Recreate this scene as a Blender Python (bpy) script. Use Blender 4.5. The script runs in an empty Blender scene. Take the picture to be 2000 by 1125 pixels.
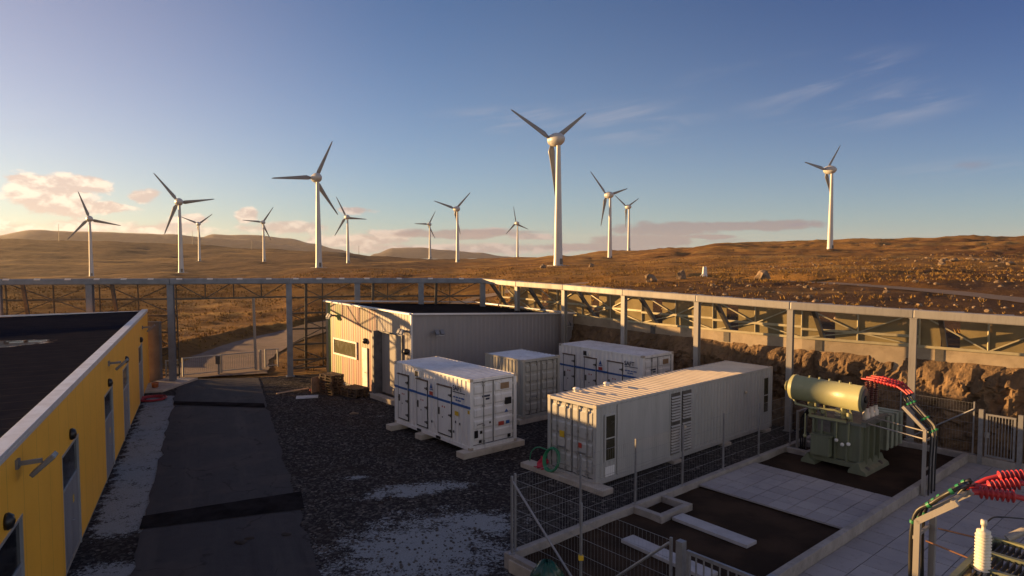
import bpy, bmesh, math, random
from mathutils import Vector, Matrix, noise
R = math.radians
random.seed(7)
S = bpy.context.scene
COL = S.collection

# ------------------------------------------------------------------ camera
F, PITCH, CAMZ = 1311.0, R(3.1165), 8.3          # focal length in px of a 2000 px wide frame
cam = bpy.data.cameras.new("camera"); camo = bpy.data.objects.new("camera", cam)
COL.objects.link(camo); S.camera = camo
cam.sensor_width = 36; cam.lens = 36 * F / 2000
cam.clip_start = 0.1; cam.clip_end = 20000
camo.location = (0, 0, CAMZ); camo.rotation_euler = (R(90) - PITCH, 0, 0)

# ------------------------------------------------------------------ light
SUN_AZ, SUN_EL = R(-70), R(6.4)                  # azimuth from +Y, positive to the right
sdir = Vector((math.sin(SUN_AZ) * math.cos(SUN_EL), math.cos(SUN_AZ) * math.cos(SUN_EL), math.sin(SUN_EL)))
sun = bpy.data.lights.new("sun", 'SUN'); suno = bpy.data.objects.new("sun", sun); COL.objects.link(suno)
sun.energy = 5.0; sun.angle = R(0.5); sun.color = (1.0, 0.58, 0.22)
suno.rotation_euler = sdir.to_track_quat('Z', 'Y').to_euler()
suno.location = (-60, 20, 40)
S.view_settings.view_transform = 'Standard'; S.view_settings.look = 'None'
S.view_settings.gamma = 1.0; S.view_settings.exposure = 1.32; S.view_settings.use_curve_mapping = False

W = bpy.data.worlds.new("World"); S.world = W; W.use_nodes = True
wt = W.node_tree; wt.nodes.clear()
SKY_STRENGTH = 0.05

class NT:
    """small helper to write node maths"""
    def __init__(s, t): s.t = t
    def n(s, typ, **kw):
        x = s.t.nodes.new(typ)
        for k, v in kw.items(): setattr(x, k, v)
        return x
    def put(s, sock, v):
        if hasattr(v, 'is_linked') or hasattr(v, 'links'): s.t.links.new(v, sock)
        else: sock.default_value = v
    def m(s, op, a, b=0.0, c=0.0, clamp=False):
        x = s.n('ShaderNodeMath', operation=op, use_clamp=clamp)
        s.put(x.inputs[0], a); s.put(x.inputs[1], b); s.put(x.inputs[2], c)
        return x.outputs[0]
    def ss(s, v, a, b):
        x = s.n('ShaderNodeMapRange', interpolation_type='SMOOTHSTEP')
        s.put(x.inputs[0], v); x.inputs[1].default_value = a; x.inputs[2].default_value = b
        return x.outputs[0]
    def mix(s, f, a, b, mode='MIX'):
        x = s.n('ShaderNodeMix', data_type='RGBA', blend_type=mode)
        s.put(x.inputs[0], f)
        for i, v in ((6, a), (7, b)):
            if isinstance(v, tuple): v = (*v, 1) if len(v) == 3 else v
            s.put(x.inputs[i], v)
        return x.outputs[2]
    def noise(s, vec, scale, detail=4, rough=.55, dist=0):
        x = s.n('ShaderNodeTexNoise'); x.inputs['Scale'].default_value = scale
        x.inputs['Detail'].default_value = detail; x.inputs['Roughness'].default_value = rough
        x.inputs['Distortion'].default_value = dist
        if vec is not None: s.t.links.new(vec, x.inputs['Vector'])
        return x.outputs['Fac']
    def comb(s, x, y, z=0.0):
        c = s.n('ShaderNodeCombineXYZ')
        s.put(c.inputs[0], x); s.put(c.inputs[1], y); s.put(c.inputs[2], z)
        return c.outputs[0]

def build_world():
    N = NT(wt)
    out = N.n('ShaderNodeOutputWorld'); bg = N.n('ShaderNodeBackground')
    sky = N.n('ShaderNodeTexSky', sky_type='NISHITA')
    sky.sun_disc = False; sky.sun_elevation = SUN_EL; sky.sun_rotation = SUN_AZ
    sky.altitude = 100; sky.air_density = 1.0; sky.dust_density = 0.8; sky.ozone_density = 3.0
    tc = N.n('ShaderNodeTexCoord'); sep = N.n('ShaderNodeSeparateXYZ')
    wt.links.new(tc.outputs['Generated'], sep.inputs[0])
    X, Y, Z = sep.outputs
    az = N.m('ARCTAN2', X, Y); el = N.m('ARCSINE', Z)
    warp = N.noise(N.comb(az, N.m('MULTIPLY', el, 2.0)), 9, 3)
    azw = N.m('ADD', az, N.m('MULTIPLY', N.m('SUBTRACT', warp, .5), .03))
    elw = N.m('ADD', el, N.m('MULTIPLY', N.m('SUBTRACT', warp, .5), .012))
    def blob(a, e, ra, re, soft=.35):
        dx = N.m('DIVIDE', N.m('SUBTRACT', azw, a), ra); dy = N.m('DIVIDE', N.m('SUBTRACT', elw, e), re)
        d = N.m('SQRT', N.m('ADD', N.m('MULTIPLY', dx, dx), N.m('MULTIPLY', dy, dy)))
        return N.m('SUBTRACT', 1.0, d)
    def A(px): return math.atan((px - 1000) / F)
    def E(px, py): return math.atan((490 - py) / math.hypot(F, px - 1000))
    def ball(px, py, w, h): return blob(A(px), E(px, py), w / F * math.cos(A(px)) ** 2, h / F * math.cos(A(px)))
    def maxi(*a):
        r = a[0]
        for b in a[1:]: r = N.m('MAXIMUM', r, b)
        return r
    # cumulus: solid puffs of fixed place, ragged by noise
    puffs = maxi(ball(95, 372, 110, 40), ball(190, 360, 60, 22), ball(120, 400, 95, 30), ball(285, 384, 42, 17),
                 ball(215, 405, 80, 14), ball(490, 418, 24, 16), ball(385, 428, 42, 14), ball(40, 350, 40, 12), ball(690, 410, 45, 10))
    bank = maxi(ball(-60, 445, 260, 24), ball(180, 440, 150, 16), ball(330, 448, 120, 16), ball(560, 445, 100, 14),
                ball(700, 468, 120, 16), ball(770, 455, 60, 12), ball(950, 452, 70, 10), ball(1040, 462, 70, 8), ball(900, 485, 330, 12),
                ball(-500, 430, 350, 45))
    strip = maxi(ball(1300, 447, 130, 17), ball(1450, 440, 170, 13), ball(1250, 470, 140, 16), ball(900, 455, 160, 12), ball(1180, 482, 170, 10), ball(1380, 462, 60, 6))
    dark = maxi(ball(1890, 320, 90, 14), ball(1400, 470, 90, 7), ball(1560, 437, 40, 5), ball(1050, 452, 60, 6))
    cn = N.noise(N.comb(N.m('MULTIPLY', azw, 1.0), N.m('MULTIPLY', elw, 1.7)), 22, 8, .58)
    cf = N.m('SUBTRACT', cn, .5)
    def dens(b, k, lo, hi): return N.ss(N.m('ADD', b, N.m('MULTIPLY', cf, k)), lo, hi)
    d_puff = dens(puffs, 2.1, .0, .38); d_bank = dens(bank, 2.0, -.05, .5); d_strip = dens(strip, 1.6, .05, .42); d_dark = dens(dark, 2.4, .2, 1.1)
    # high thin cirrus, streaked
    ca = N.m('ADD', az, N.m('MULTIPLY', el, -1.6))
    cir = N.noise(N.comb(N.m('MULTIPLY', ca, 2.2), N.m('ADD', N.m('MULTIPLY', el, 13.0), N.m('MULTIPLY', az, -1.3))), 2.2, 7, .6, .6)
    cmask = maxi(ball(1560, 165, 300, 60), ball(1230, 240, 200, 50), ball(1660, 215, 240, 45), ball(1880, 345, 220, 45), ball(1000, 240, 200, 35), ball(120, 265, 240, 26))
    d_cir = N.m('MULTIPLY', N.m('MULTIPLY', N.ss(cir, .44, .74), N.ss(cmask, -.1, .8)), .5)
    # low haze brightening towards the horizon and the glow on the sun's side
    hz = N.m('EXPONENT', N.m('MULTIPLY', N.m('ABSOLUTE', el), -1 / R(11.5)))
    gl = N.m('MULTIPLY', N.ss(az, R(-5), R(-50)), N.m('EXPONENT', N.m('MULTIPLY', N.m('ABSOLUTE', el), -1 / R(30))))
    dk = N.m('SUBTRACT', 1.0, N.m('MULTIPLY', N.m('MULTIPLY', N.ss(az, R(-4), R(42)), N.m('SUBTRACT', 1.0, hz)), .62))
    base = N.mix(1.0, sky.outputs[0], (.31, .64, 1.06), 'MULTIPLY')
    base = N.mix(hz, base, N.mix(1.0, base, (3.15, 3.25, 2.9), 'ADD'))
    base = N.mix(1.0, base, N.comb(dk, N.m('POWER', dk, .75), N.m('POWER', dk, .3)), 'MULTIPLY')
    base = N.mix(gl, base, N.mix(1.0, base, (3.6, 1.9, .2), 'ADD'))
    # shading of the cloud bodies: lit tops, greyer bellies
    up = N.noise(N.comb(azw, N.m('MULTIPLY', N.m('ADD', elw, .008), 1.7)), 22, 8, .58)
    lit = N.ss(N.m('SUBTRACT', cn, up), -.06, .10)
    left = N.ss(az, .1, -.75)
    warm = N.mix(left, (4.6, 3.7, 3.5), (10.4, 8.4, 6.5))
    cool = N.mix(left, (3.0, 2.5, 2.6), (7.0, 5.3, 4.3))
    cc = N.mix(lit, cool, warm)
    r = N.mix(d_cir, base, (4.1, 3.95, 4.3))
    r = N.mix(N.m('MULTIPLY', d_bank, .8), r, cc)
    r = N.mix(N.m('MULTIPLY', d_strip, .85), r, (2.75, 2.35, 2.4))
    r = N.mix(N.m('MULTIPLY', d_dark, .4), r, (2.4, 2.1, 2.5))
    r = N.mix(N.m('MULTIPLY', d_puff, .85), r, cc)
    # unseen bright cloud, added overhead and to the right as fill light
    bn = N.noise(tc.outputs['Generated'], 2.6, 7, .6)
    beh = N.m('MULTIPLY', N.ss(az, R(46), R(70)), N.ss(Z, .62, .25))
    fill_cov = N.m('MULTIPLY', N.m('MULTIPLY', N.ss(bn, .40, .58), beh), N.ss(Z, .0, .10))
    fill_ov = N.m('MULTIPLY', N.m('MULTIPLY', N.ss(bn, .45, .62), N.ss(Z, .5, .75)), .30)
    r = N.mix(fill_ov, r, (9.0, 9.4, 10.6))
    r = N.mix(N.m('MULTIPLY', fill_cov, .9), r, (10.4, 9.4, 8.6))
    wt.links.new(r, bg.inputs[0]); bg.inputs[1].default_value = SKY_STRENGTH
    wt.links.new(bg.outputs[0], out.inputs[0])
build_world()

# ------------------------------------------------------------------ helpers
def ray(px, py):
    X = (px - 1000) / F; u = (562.5 - py) / F
    return Vector((X, math.cos(PITCH) + u * math.sin(PITCH), -math.sin(PITCH) + u * math.cos(PITCH)))
def atz(px, py, z=0.0):                       # point of height z seen at that place of the photograph (used for measuring)
    d = ray(px, py); t = (z - CAMZ) / d.z
    return Vector((d.x * t, d.y * t, z))
def aty(px, py, Y):
    d = ray(px, py); t = Y / d.y
    return Vector((d.x * t, Y, CAMZ + d.z * t))

def tag(o, label=None, cat=None, group=None, kind=None):
    if label: o['label'] = label
    if cat: o['category'] = cat
    if group: o['group'] = group
    if kind: o['kind'] = kind
    return o
def thing(name, label, cat, loc=(0, 0, 0), rz=0.0, group=None):
    o = bpy.data.objects.new(name, None); COL.objects.link(o)
    o.empty_display_size = .3
    o.location = loc; o.rotation_euler = (0, 0, rz)
    return tag(o, label, cat, group)
def mw(o):
    m = Matrix.Identity(4)
    while o is not None:
        m = Matrix.LocRotScale(o.location, o.rotation_euler, o.scale) @ m; o = o.parent
    return m
def copy_tree(o, parent=None):
    c = o.copy(); COL.objects.link(c); c.parent = parent
    for ch in [k for k in bpy.data.objects if k.parent == o]: copy_tree(ch, c)
    return c

class MB:
    def __init__(s): s.v = []; s.f = []; s.sm = []
    def add(s, vs, fs, smooth=False):
        b = len(s.v); s.v += [tuple(p) for p in vs]
        for f in fs: s.f.append([b + i for i in f]); s.sm.append(smooth)
        return s
    def box(s, lo, hi, M=None):
        vs = [Vector((x, y, z)) for z in (lo[2], hi[2]) for y in (lo[1], hi[1]) for x in (lo[0], hi[0])]
        if M is not None: vs = [M @ p for p in vs]
        return s.add(vs, [(0, 2, 3, 1), (4, 5, 7, 6), (0, 1, 5, 4), (2, 6, 7, 3), (0, 4, 6, 2), (1, 3, 7, 5)])
    def beam(s, p, q, w, h=None, up=(0, 0, 1)):
        p = Vector(p); q = Vector(q); h = h or w
        d = (q - p)
        if d.length < 1e-6: return s
        d.normalize(); u = Vector(up)
        if abs(d.dot(u)) > .98: u = Vector((0, 1, 0)) if abs(d.y) < .9 else Vector((1, 0, 0))
        x = d.cross(u).normalized(); z = x.cross(d)
        vs = [c + x * (w / 2 * i) + z * (h / 2 * j) for c in (p, q) for i, j in ((-1, -1), (1, -1), (1, 1), (-1, 1))]
        return s.add(vs, [(3, 2, 1, 0), (4, 5, 6, 7), (0, 1, 5, 4), (1, 2, 6, 5), (2, 3, 7, 6), (3, 0, 4, 7)])
    def tube(s, pts, r, seg=8, caps=True, smooth=True):
        pts = [Vector(p) for p in pts]; n = len(pts)
        rs = r if isinstance(r, (list, tuple)) else [r] * n
        rings = []; prev = None
        for i, p in enumerate(pts):
            d = (pts[min(i + 1, n - 1)] - pts[max(i - 1, 0)]).normalized()
            if prev is None:
                u = Vector((0, 0, 1)) if abs(d.z) < .9 else Vector((1, 0, 0))
                x = d.cross(u).normalized()
            else:
                x = (prev - d * prev.dot(d)).normalized()
            prev = x; y = d.cross(x)
            rings.append([p + (x * math.cos(2 * math.pi * k / seg) + y * math.sin(2 * math.pi * k / seg)) * rs[i] for k in range(seg)])
        vs = [v for g in rings for v in g]; fs = []
        for i in range(n - 1):
            for k in range(seg):
                a = i * seg + k; b = i * seg + (k + 1) % seg
                fs.append((a, b, b + seg, a + seg))
        s.add(vs, fs, smooth)
        if caps:
            s.add(rings[0], [tuple(reversed(range(seg)))]); s.add(rings[-1], [tuple(range(seg))])
        return s
    def cyl(s, p, q, r1, r2=None, seg=12, smooth=True):
        return s.tube([p, q], [r1, r2 if r2 is not None else r1], seg, True, smooth)
    def lathe(s, prof, p, axis, seg=20, smooth=True):     # prof: (distance along axis, radius)
        p = Vector(p); a = Vector(axis).normalized()
        u = Vector((0, 0, 1)) if abs(a.z) < .9 else Vector((1, 0, 0))
        x = a.cross(u).normalized(); y = a.cross(x)
        vs = []; fs = []
        for t, r in prof:
            for k in range(seg):
                an = 2 * math.pi * k / seg
                vs.append(p + a * t + (x * math.cos(an) + y * math.sin(an)) * max(r, 1e-4))
        for i in range(len(prof) - 1):
            for k in range(seg):
                k2 = (k + 1) % seg
                fs.append((i * seg + k, i * seg + k2, (i + 1) * seg + k2, (i + 1) * seg + k))
        return s.add(vs, fs, smooth)
    def poly(s, pts, z0, z1):                             # vertical prism
        n = len(pts)
        vs = [(p[0], p[1], z0) for p in pts] + [(p[0], p[1], z1) for p in pts]
        fs = [tuple(reversed(range(n))), tuple(range(n, 2 * n))] + [(i, (i + 1) % n, n + (i + 1) % n, n + i) for i in range(n)]
        return s.add(vs, fs)
    def build(s, name, mat, parent=None, bevel=0.0, local=False):
        me = bpy.data.meshes.new(name)
        vs = [Vector(v) for v in s.v]; loc = None
        if parent is not None:
            if not local:
                inv = mw(parent).inverted(); vs = [inv @ v for v in vs]
        else:
            lo = Vector([min(v[i] for v in vs) for i in range(3)]); hi = Vector([max(v[i] for v in vs) for i in range(3)])
            loc = Vector(((lo.x + hi.x) / 2, (lo.y + hi.y) / 2, lo.z)); vs = [v - loc for v in vs]
        me.from_pydata(vs, [], s.f)
        for p, m_ in zip(me.polygons, s.sm): p.use_smooth = m_
        bm = bmesh.new(); bm.from_mesh(me); bmesh.ops.recalc_face_normals(bm, faces=bm.faces); bm.to_mesh(me); bm.free()
        me.materials.append(mat)
        o = bpy.data.objects.new(name, me); COL.objects.link(o)
        if parent is not None: o.parent = parent
        else: o.location = loc
        if bevel:
            b = o.modifiers.new("bevel", 'BEVEL'); b.width = bevel; b.segments = 2; b.limit_method = 'ANGLE'; b.angle_limit = R(40)
        return o

_m = {}
def mat(name, col, rough=.6, metal=0.0, var=.18, scale=2.5, bump=0.0, bscale=60, col2=None, dirt=0.0, spec=.5, coord='Object', streak=False, rust=0.0):
    if name in _m: return _m[name]
    m = bpy.data.materials.new(name); m.use_nodes = True
    N = NT(m.node_tree); b = m.node_tree.nodes['Principled BSDF']
    tc = N.n('ShaderNodeTexCoord'); v = tc.outputs[coord]
    c2 = col2 or tuple(max(0, c * (1 - 2 * var)) for c in col)
    if streak:
        mp = N.n('ShaderNodeMapping'); mp.inputs['Scale'].default_value = (1, 1, .12); m.node_tree.links.new(v, mp.inputs[0]); vv = mp.outputs[0]
    else: vv = v
    f = N.ss(N.noise(vv, scale, 6, .65), .32, .72)
    c = N.mix(f, col, c2)
    if dirt:
        d = N.m('MULTIPLY', N.ss(N.noise(vv, scale * 3.3, 6, .7), .5, .75), dirt)
        c = N.mix(d, c, (.06, .045, .035))
    if rust:
        mp3 = N.n('ShaderNodeMapping'); mp3.inputs['Scale'].default_value = (1, 1, .22); m.node_tree.links.new(v, mp3.inputs[0])
        rn = N.m('MULTIPLY', N.ss(N.noise(mp3.outputs[0], 7, 5, .7), .60, .72), N.ss(N.noise(v, .9, 3), .45, .65))
        c = N.mix(N.m('MULTIPLY', rn, rust), c, (.20, .10, .05))
    m.node_tree.links.new(c, b.inputs['Base Color'])
    N.put(b.inputs['Roughness'], N.m('ADD', rough - .08, N.m('MULTIPLY', f, .16)))
    b.inputs['Metallic'].default_value = metal
    b.inputs['Specular IOR Level'].default_value = spec
    if bump:
        bp = N.n('ShaderNodeBump'); bp.inputs['Strength'].default_value = bump; bp.inputs['Distance'].default_value = .02
        m.node_tree.links.new(N.noise(v, bscale, 5, .6), bp.inputs['Height']); m.node_tree.links.new(bp.outputs[0], b.inputs['Normal'])
    _m[name] = m
    return m

GALV = mat("galvanised steel", (.33, .33, .34), .45, .55, .15, 3)
STEEL = mat("painted grey steel", (.33, .31, .285), .5, .1, .12, 2, dirt=.2, streak=True)
DARKSTEEL = mat("dark steel", (.13, .12, .11), .55, .3, .2, 3)
CONC = mat("concrete", (.52, .46, .38), .85, 0, .15, 1.2, .25, 50, dirt=.25)
CONCD = mat("weathered concrete", (.33, .30, .27), .9, 0, .2, 1.5, .3, 45, dirt=.35)
WHITE = mat("white container paint", (.75, .74, .72), .45, 0, .08, 1.5, dirt=.3, streak=True, rust=.6)
CREAM = mat("grey white container paint", (.42, .415, .395), .45, 0, .08, 1.5, dirt=.25, streak=True, rust=.5)
GREYC = mat("grey container paint", (.36, .35, .31), .5, 0, .08, 1.5, dirt=.22, streak=True, rust=.6)
ROOFW = mat("container roof paint", (.66, .69, .74), .55, 0, .1, 1.2, dirt=.25)
BLACK = mat("black plastic", (.012, .012, .014), .4)
RUBBER = mat("black cable jacket", (.015, .015, .016), .45)
GLASSD = mat("dark glass", (.012, .014, .018), .12, spec=.3)
BLUE = mat("blue stripe", (.03, .11, .34), .45)
NAVY = mat("navy lettering", (.03, .035, .07), .5)
REDST = mat("red sticker", (.45, .06, .04), .5)
YEL = mat("yellow sticker", (.75, .48, .03), .5)
RED = mat("red insulator rubber", (.50, .035, .04), .5, 0, .1, 6)
BROWN = mat("brown porcelain", (.10, .03, .02), .25)
PORC = mat("cream polymer insulator", (.72, .66, .54), .4, 0, .06, 4)
GREEN_T = mat("olive green transformer paint", (.165, .185, .125), .42, 0, .1, 2.5, dirt=.2, streak=True)
KHAKI = mat("olive tank paint", (.28, .285, .155), .42, 0, .06, 2.5)
WOOD = mat("weathered pallet wood", (.13, .08, .05), .85, 0, .3, 5, .2, 40)
BLADE = mat("shaded blade paint", (.20, .195, .19), .45, 0, .05, .1)  # light grey blades, darkened here: their shade is put into the colour
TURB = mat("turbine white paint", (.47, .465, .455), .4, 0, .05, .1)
COPPER = mat("copper rod", (.50, .25, .13), .4, .6)
GREENP = mat("green cable tie", (.015, .22, .08), .5)
GREENH = mat("green garden hose", (.03, .26, .12), .4)

# ------------------------------------------------------------------ fence lines (plan) and terrain
LEFT = [(-45.0, 33.2, 6.55), (-38.0, 37.3, 6.5), (-31.0, 40.4, 6.45), (-26.2, 41.6, 6.43), (-21.4, 42.0, 6.42), (-14.75, 44.3, 6.35), (-10.6, 45.9, 6.30), (-6.4, 47.1, 6.25), (-2.1, 47.9, 6.2)]
RIGHT = [(-2.1, 47.9, 6.2), (.35, 44.9, 6.13), (3.25, 41.6, 6.08), (6.3, 37.6, 6.0), (9.45, 34.1, 5.92), (12.8, 30.7, 5.82), (16.65, 27.7, 5.72), (20.3, 24.5, 5.65), (24.0, 21.3, 5.6), (28.0, 17.8, 5.55), (33, 13.4, 5.5)]
def offs(line, D):                             # the same line moved D metres outwards (away from the yard)
    out = []
    for i, p in enumerate(line):
        a = Vector(line[max(i - 1, 0)][:2]); b = Vector(line[min(i + 1, len(line) - 1)][:2])
        d = (b - a).normalized(); n = Vector((-d.y, d.x))
        out.append((p[0] + n.x * D, p[1] + n.y * D, p[2]))
    return out
RWALL = offs(RIGHT, 1.6)

PROF = [
 (-600, [(30,-.05),(60,-.3),(100,-1),(200,-3.5),(380,-9),(520,-11),(900,0),(1400,34),(1900,20),(3000,-30)]),
 (0,    [(38,-.05),(60,-.3),(100,-1),(200,-3.5),(380,-9),(520,-11.5),(900,0),(1400,34),(1900,20),(3000,-30)]),
 (179,  [(40,-.05),(60,-.3),(100,-1),(200,-3.2),(380,-8),(513,-11),(900,-3),(1400,30),(1900,15),(3000,-30)]),
 (353,  [(42,-.05),(60,-.2),(100,-.8),(200,-2.5),(426,-5.3),(700,-5.5),(859,-4.8),(1100,5),(1450,26),(2000,5),(3000,-30)]),
 (520,  [(45,-.05),(60,-.1),(100,-.6),(200,-1.5),(400,-3),(752,-3.7),(1000,2),(1350,13.5),(1800,0),(3000,-30)]),
 (623,  [(46,-.05),(60,.1),(100,.2),(200,.2),(335,.0),(650,-3.5),(900,3),(1250,8.3),(1700,-5),(3000,-30)]),
 (750,  [(47,-.05),(60,.3),(100,.6),(200,.8),(400,0),(650,-3),(900,-2),(1150,0),(1500,-8),(3000,-40)]),
 (870,  [(48,-.05),(60,.5),(100,.8),(200,1),(400,.5),(560,-.8),(867,-2),(1000,-5),(1500,-20),(3000,-50)]),
 (960,  [(48,2.5),(60,2.2),(100,2),(200,2),(400,1.2),(850,-1),(1000,-4),(1500,-20),(3000,-50)]),
 (1010, [(47,4),(60,3.2),(100,2.6),(200,2.6),(400,1.6),(850,-.4),(1000,-3),(1500,-20),(3000,-50)]),
 (1090, [(42,4.1),(60,3.6),(100,3),(150,3.1),(235,3.3),(400,3.3),(600,3.7),(800,0),(1500,-20),(3000,-50)]),
 (1200, [(39,4.15),(60,4.1),(100,3.8),(200,3.8),(300,3.5),(462,2.4),(600,7.2),(694,9),(900,3),(1500,-20),(3000,-50)]),
 (1320, [(37,4.15),(60,4.2),(100,4),(200,4.3),(350,6.5),(500,9),(620,10.5),(800,0),(1500,-20),(3000,-50)]),
 (1400, [(36,4.15),(60,4.4),(100,4.1),(200,4.5),(350,7.8),(450,12),(520,14.8),(700,8),(1200,-20),(3000,-50)]),
 (1700, [(30,4.15),(45,4.3),(80,4.5),(150,5.2),(300,6.8),(366,9.3),(430,14),(490,17.5),(650,12),(1200,-20),(3000,-50)]),
 (2000, [(25,4.15),(40,4.3),(70,4.4),(120,4.8),(250,6.8),(400,13),(480,19.6),(650,14),(1200,-20),(3000,-50)]),
 (2700, [(17,4.15),(40,4.4),(120,5),(250,8),(400,15),(500,22),(700,15),(1200,-20),(3000,-50)]),
]
def prof_z(pr, d):
    if d <= pr[0][0]: return pr[0][1]
    for (a, za), (b, zb) in zip(pr, pr[1:]):
        if d <= b:
            t = (math.log(d) - math.log(a)) / (math.log(b) - math.log(a))
            return za + (zb - za) * t
    return pr[-1][1]
def smooth_z(px, d):
    px = max(PROF[0][0], min(PROF[-1][0], px))
    for (a, pa), (b, pb) in zip(PROF, PROF[1:]):
        if px <= b:
            t = (px - a) / (b - a); t = t * t * (3 - 2 * t)
            return prof_z(pa, d) * (1 - t) + prof_z(pb, d) * t
    return prof_z(PROF[-1][1], d)
TRACK = [(-19.6, 44.2), (-21.6, 50), (-22.6, 56), (-22.6, 64), (-20.5, 74), (-14, 86), (-3, 97), (12, 106)]
HTRACK = [(30, 100), (35, 86), (40, 71), (41, 56), (39, 43), (36, 30), (35, 18)]
TURBS = {  # px, py of foot, hub-height in px, rotor turn, blade length, own yaw, label
 1: (179, 540, 113, 342, 22, 0), 2: (354, 533, 139, 322, 22, 0), 3: (390, 510, 73, 293, 21, 0), 4: (516, 511, 77, 275, 22, 0),
 5: (623, 523, 176, 266, 21.5, 0), 6: (680, 514, 90, 333, 22, 0), 7: (840, 506, 68, 271, 20.5, 0), 8: (894, 513, 105, 286, 21.5, 0),
 9: (1011, 504, 68, 349, 22, 0), 10: (1090, 519, 246, 294.5, 20.5, 0), 11: (1191, 508, 127, 314, 22, 0), 12: (1228, 490, 86, 302, 21, 0),
 13: (1621, 488, 156, 39.5, 19.7, -7)}
TPOS = {}
for k, (px, py, hp, *_r) in TURBS.items():
    TPOS[k] = aty(px, py, 45 * F / hp)
def segdist(p, line):
    best = 1e9
    for a, b in zip(line, line[1:]):
        a = Vector(a[:2]); b = Vector(b[:2]); ab = b - a
        t = max(0, min(1, (p - a).dot(ab) / ab.length_squared))
        best = min(best, (p - a - ab * t).length)
    return best
def terr(x, y):
    d = max(y, 3.0); px = 1000 + F * x / d
    if y < 3: px = 4000 if x > 0 else -2000
    dd = max(d, 3) if abs(px) < 3500 else math.hypot(x, y)
    z = smooth_z(px, dd)
    p = Vector((x, y, 0)); rr = math.hypot(x, y)
    amp = min(1.0, max(0.0, (rr - 44) / 60)) 
    z += amp * (noise.noise(p * .045) * .55 + noise.noise(p * .012 + Vector((5, 5, 0))) * 1.3)
    z += min(1, max(.15, (rr - 40) / 30)) * (noise.noise(p * .23) * .22 + noise.noise(p * .6) * .13 + noise.noise(p * 1.5) * .05)
    if rr > 160:
        k = min(1, (rr - 160) / 250)
        z += k * (noise.noise(p * .02) * 1.6 + noise.ridged_multi_fractal(p * .012, 1, 2, 4, 1, 2) * .9 - 1.0)
    if rr > 60: z += min(1, (rr - 60) / 60) * (noise.noise(p * .13) * .38 + noise.noise(p * .33) * .17)
    if px > 1050 and 250 < rr < 720: z += min(1, (rr - 250) / 120) * (noise.noise(p * .11) * .9 + noise.noise(p * .27) * .5)
    for q in TPOS.values():
        e = (x - q.x) ** 2 + (y - q.y) ** 2
        if e < 1600: 
            w = math.exp(-e / 220.0); z = z * (1 - w) + (q.z - .05) * w
    p2 = Vector((x, y))
    if y < 115 and x < 20:
        w = max(0, 1 - max(0, segdist(p2, TRACK) - 3.6) / 2.5)
        if w > 0: z = z * (1 - w) + (smooth_z(px, dd) - .02) * w
        # earth bank on the outer side of the track
        bd = segdist(p2, [(-28.0, 50), (-29.2, 60), (-28, 72), (-22, 85)])
        z += .9 * math.exp(-(bd / 1.3) ** 2)
    if x > 20 and y < 110:
        w = max(0, 1 - max(0, segdist(p2, HTRACK) - 2.0) / 1.5)
        if w > 0: z = z * (1 - w) + (smooth_z(px, dd) + .02) * w
    return z

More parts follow.
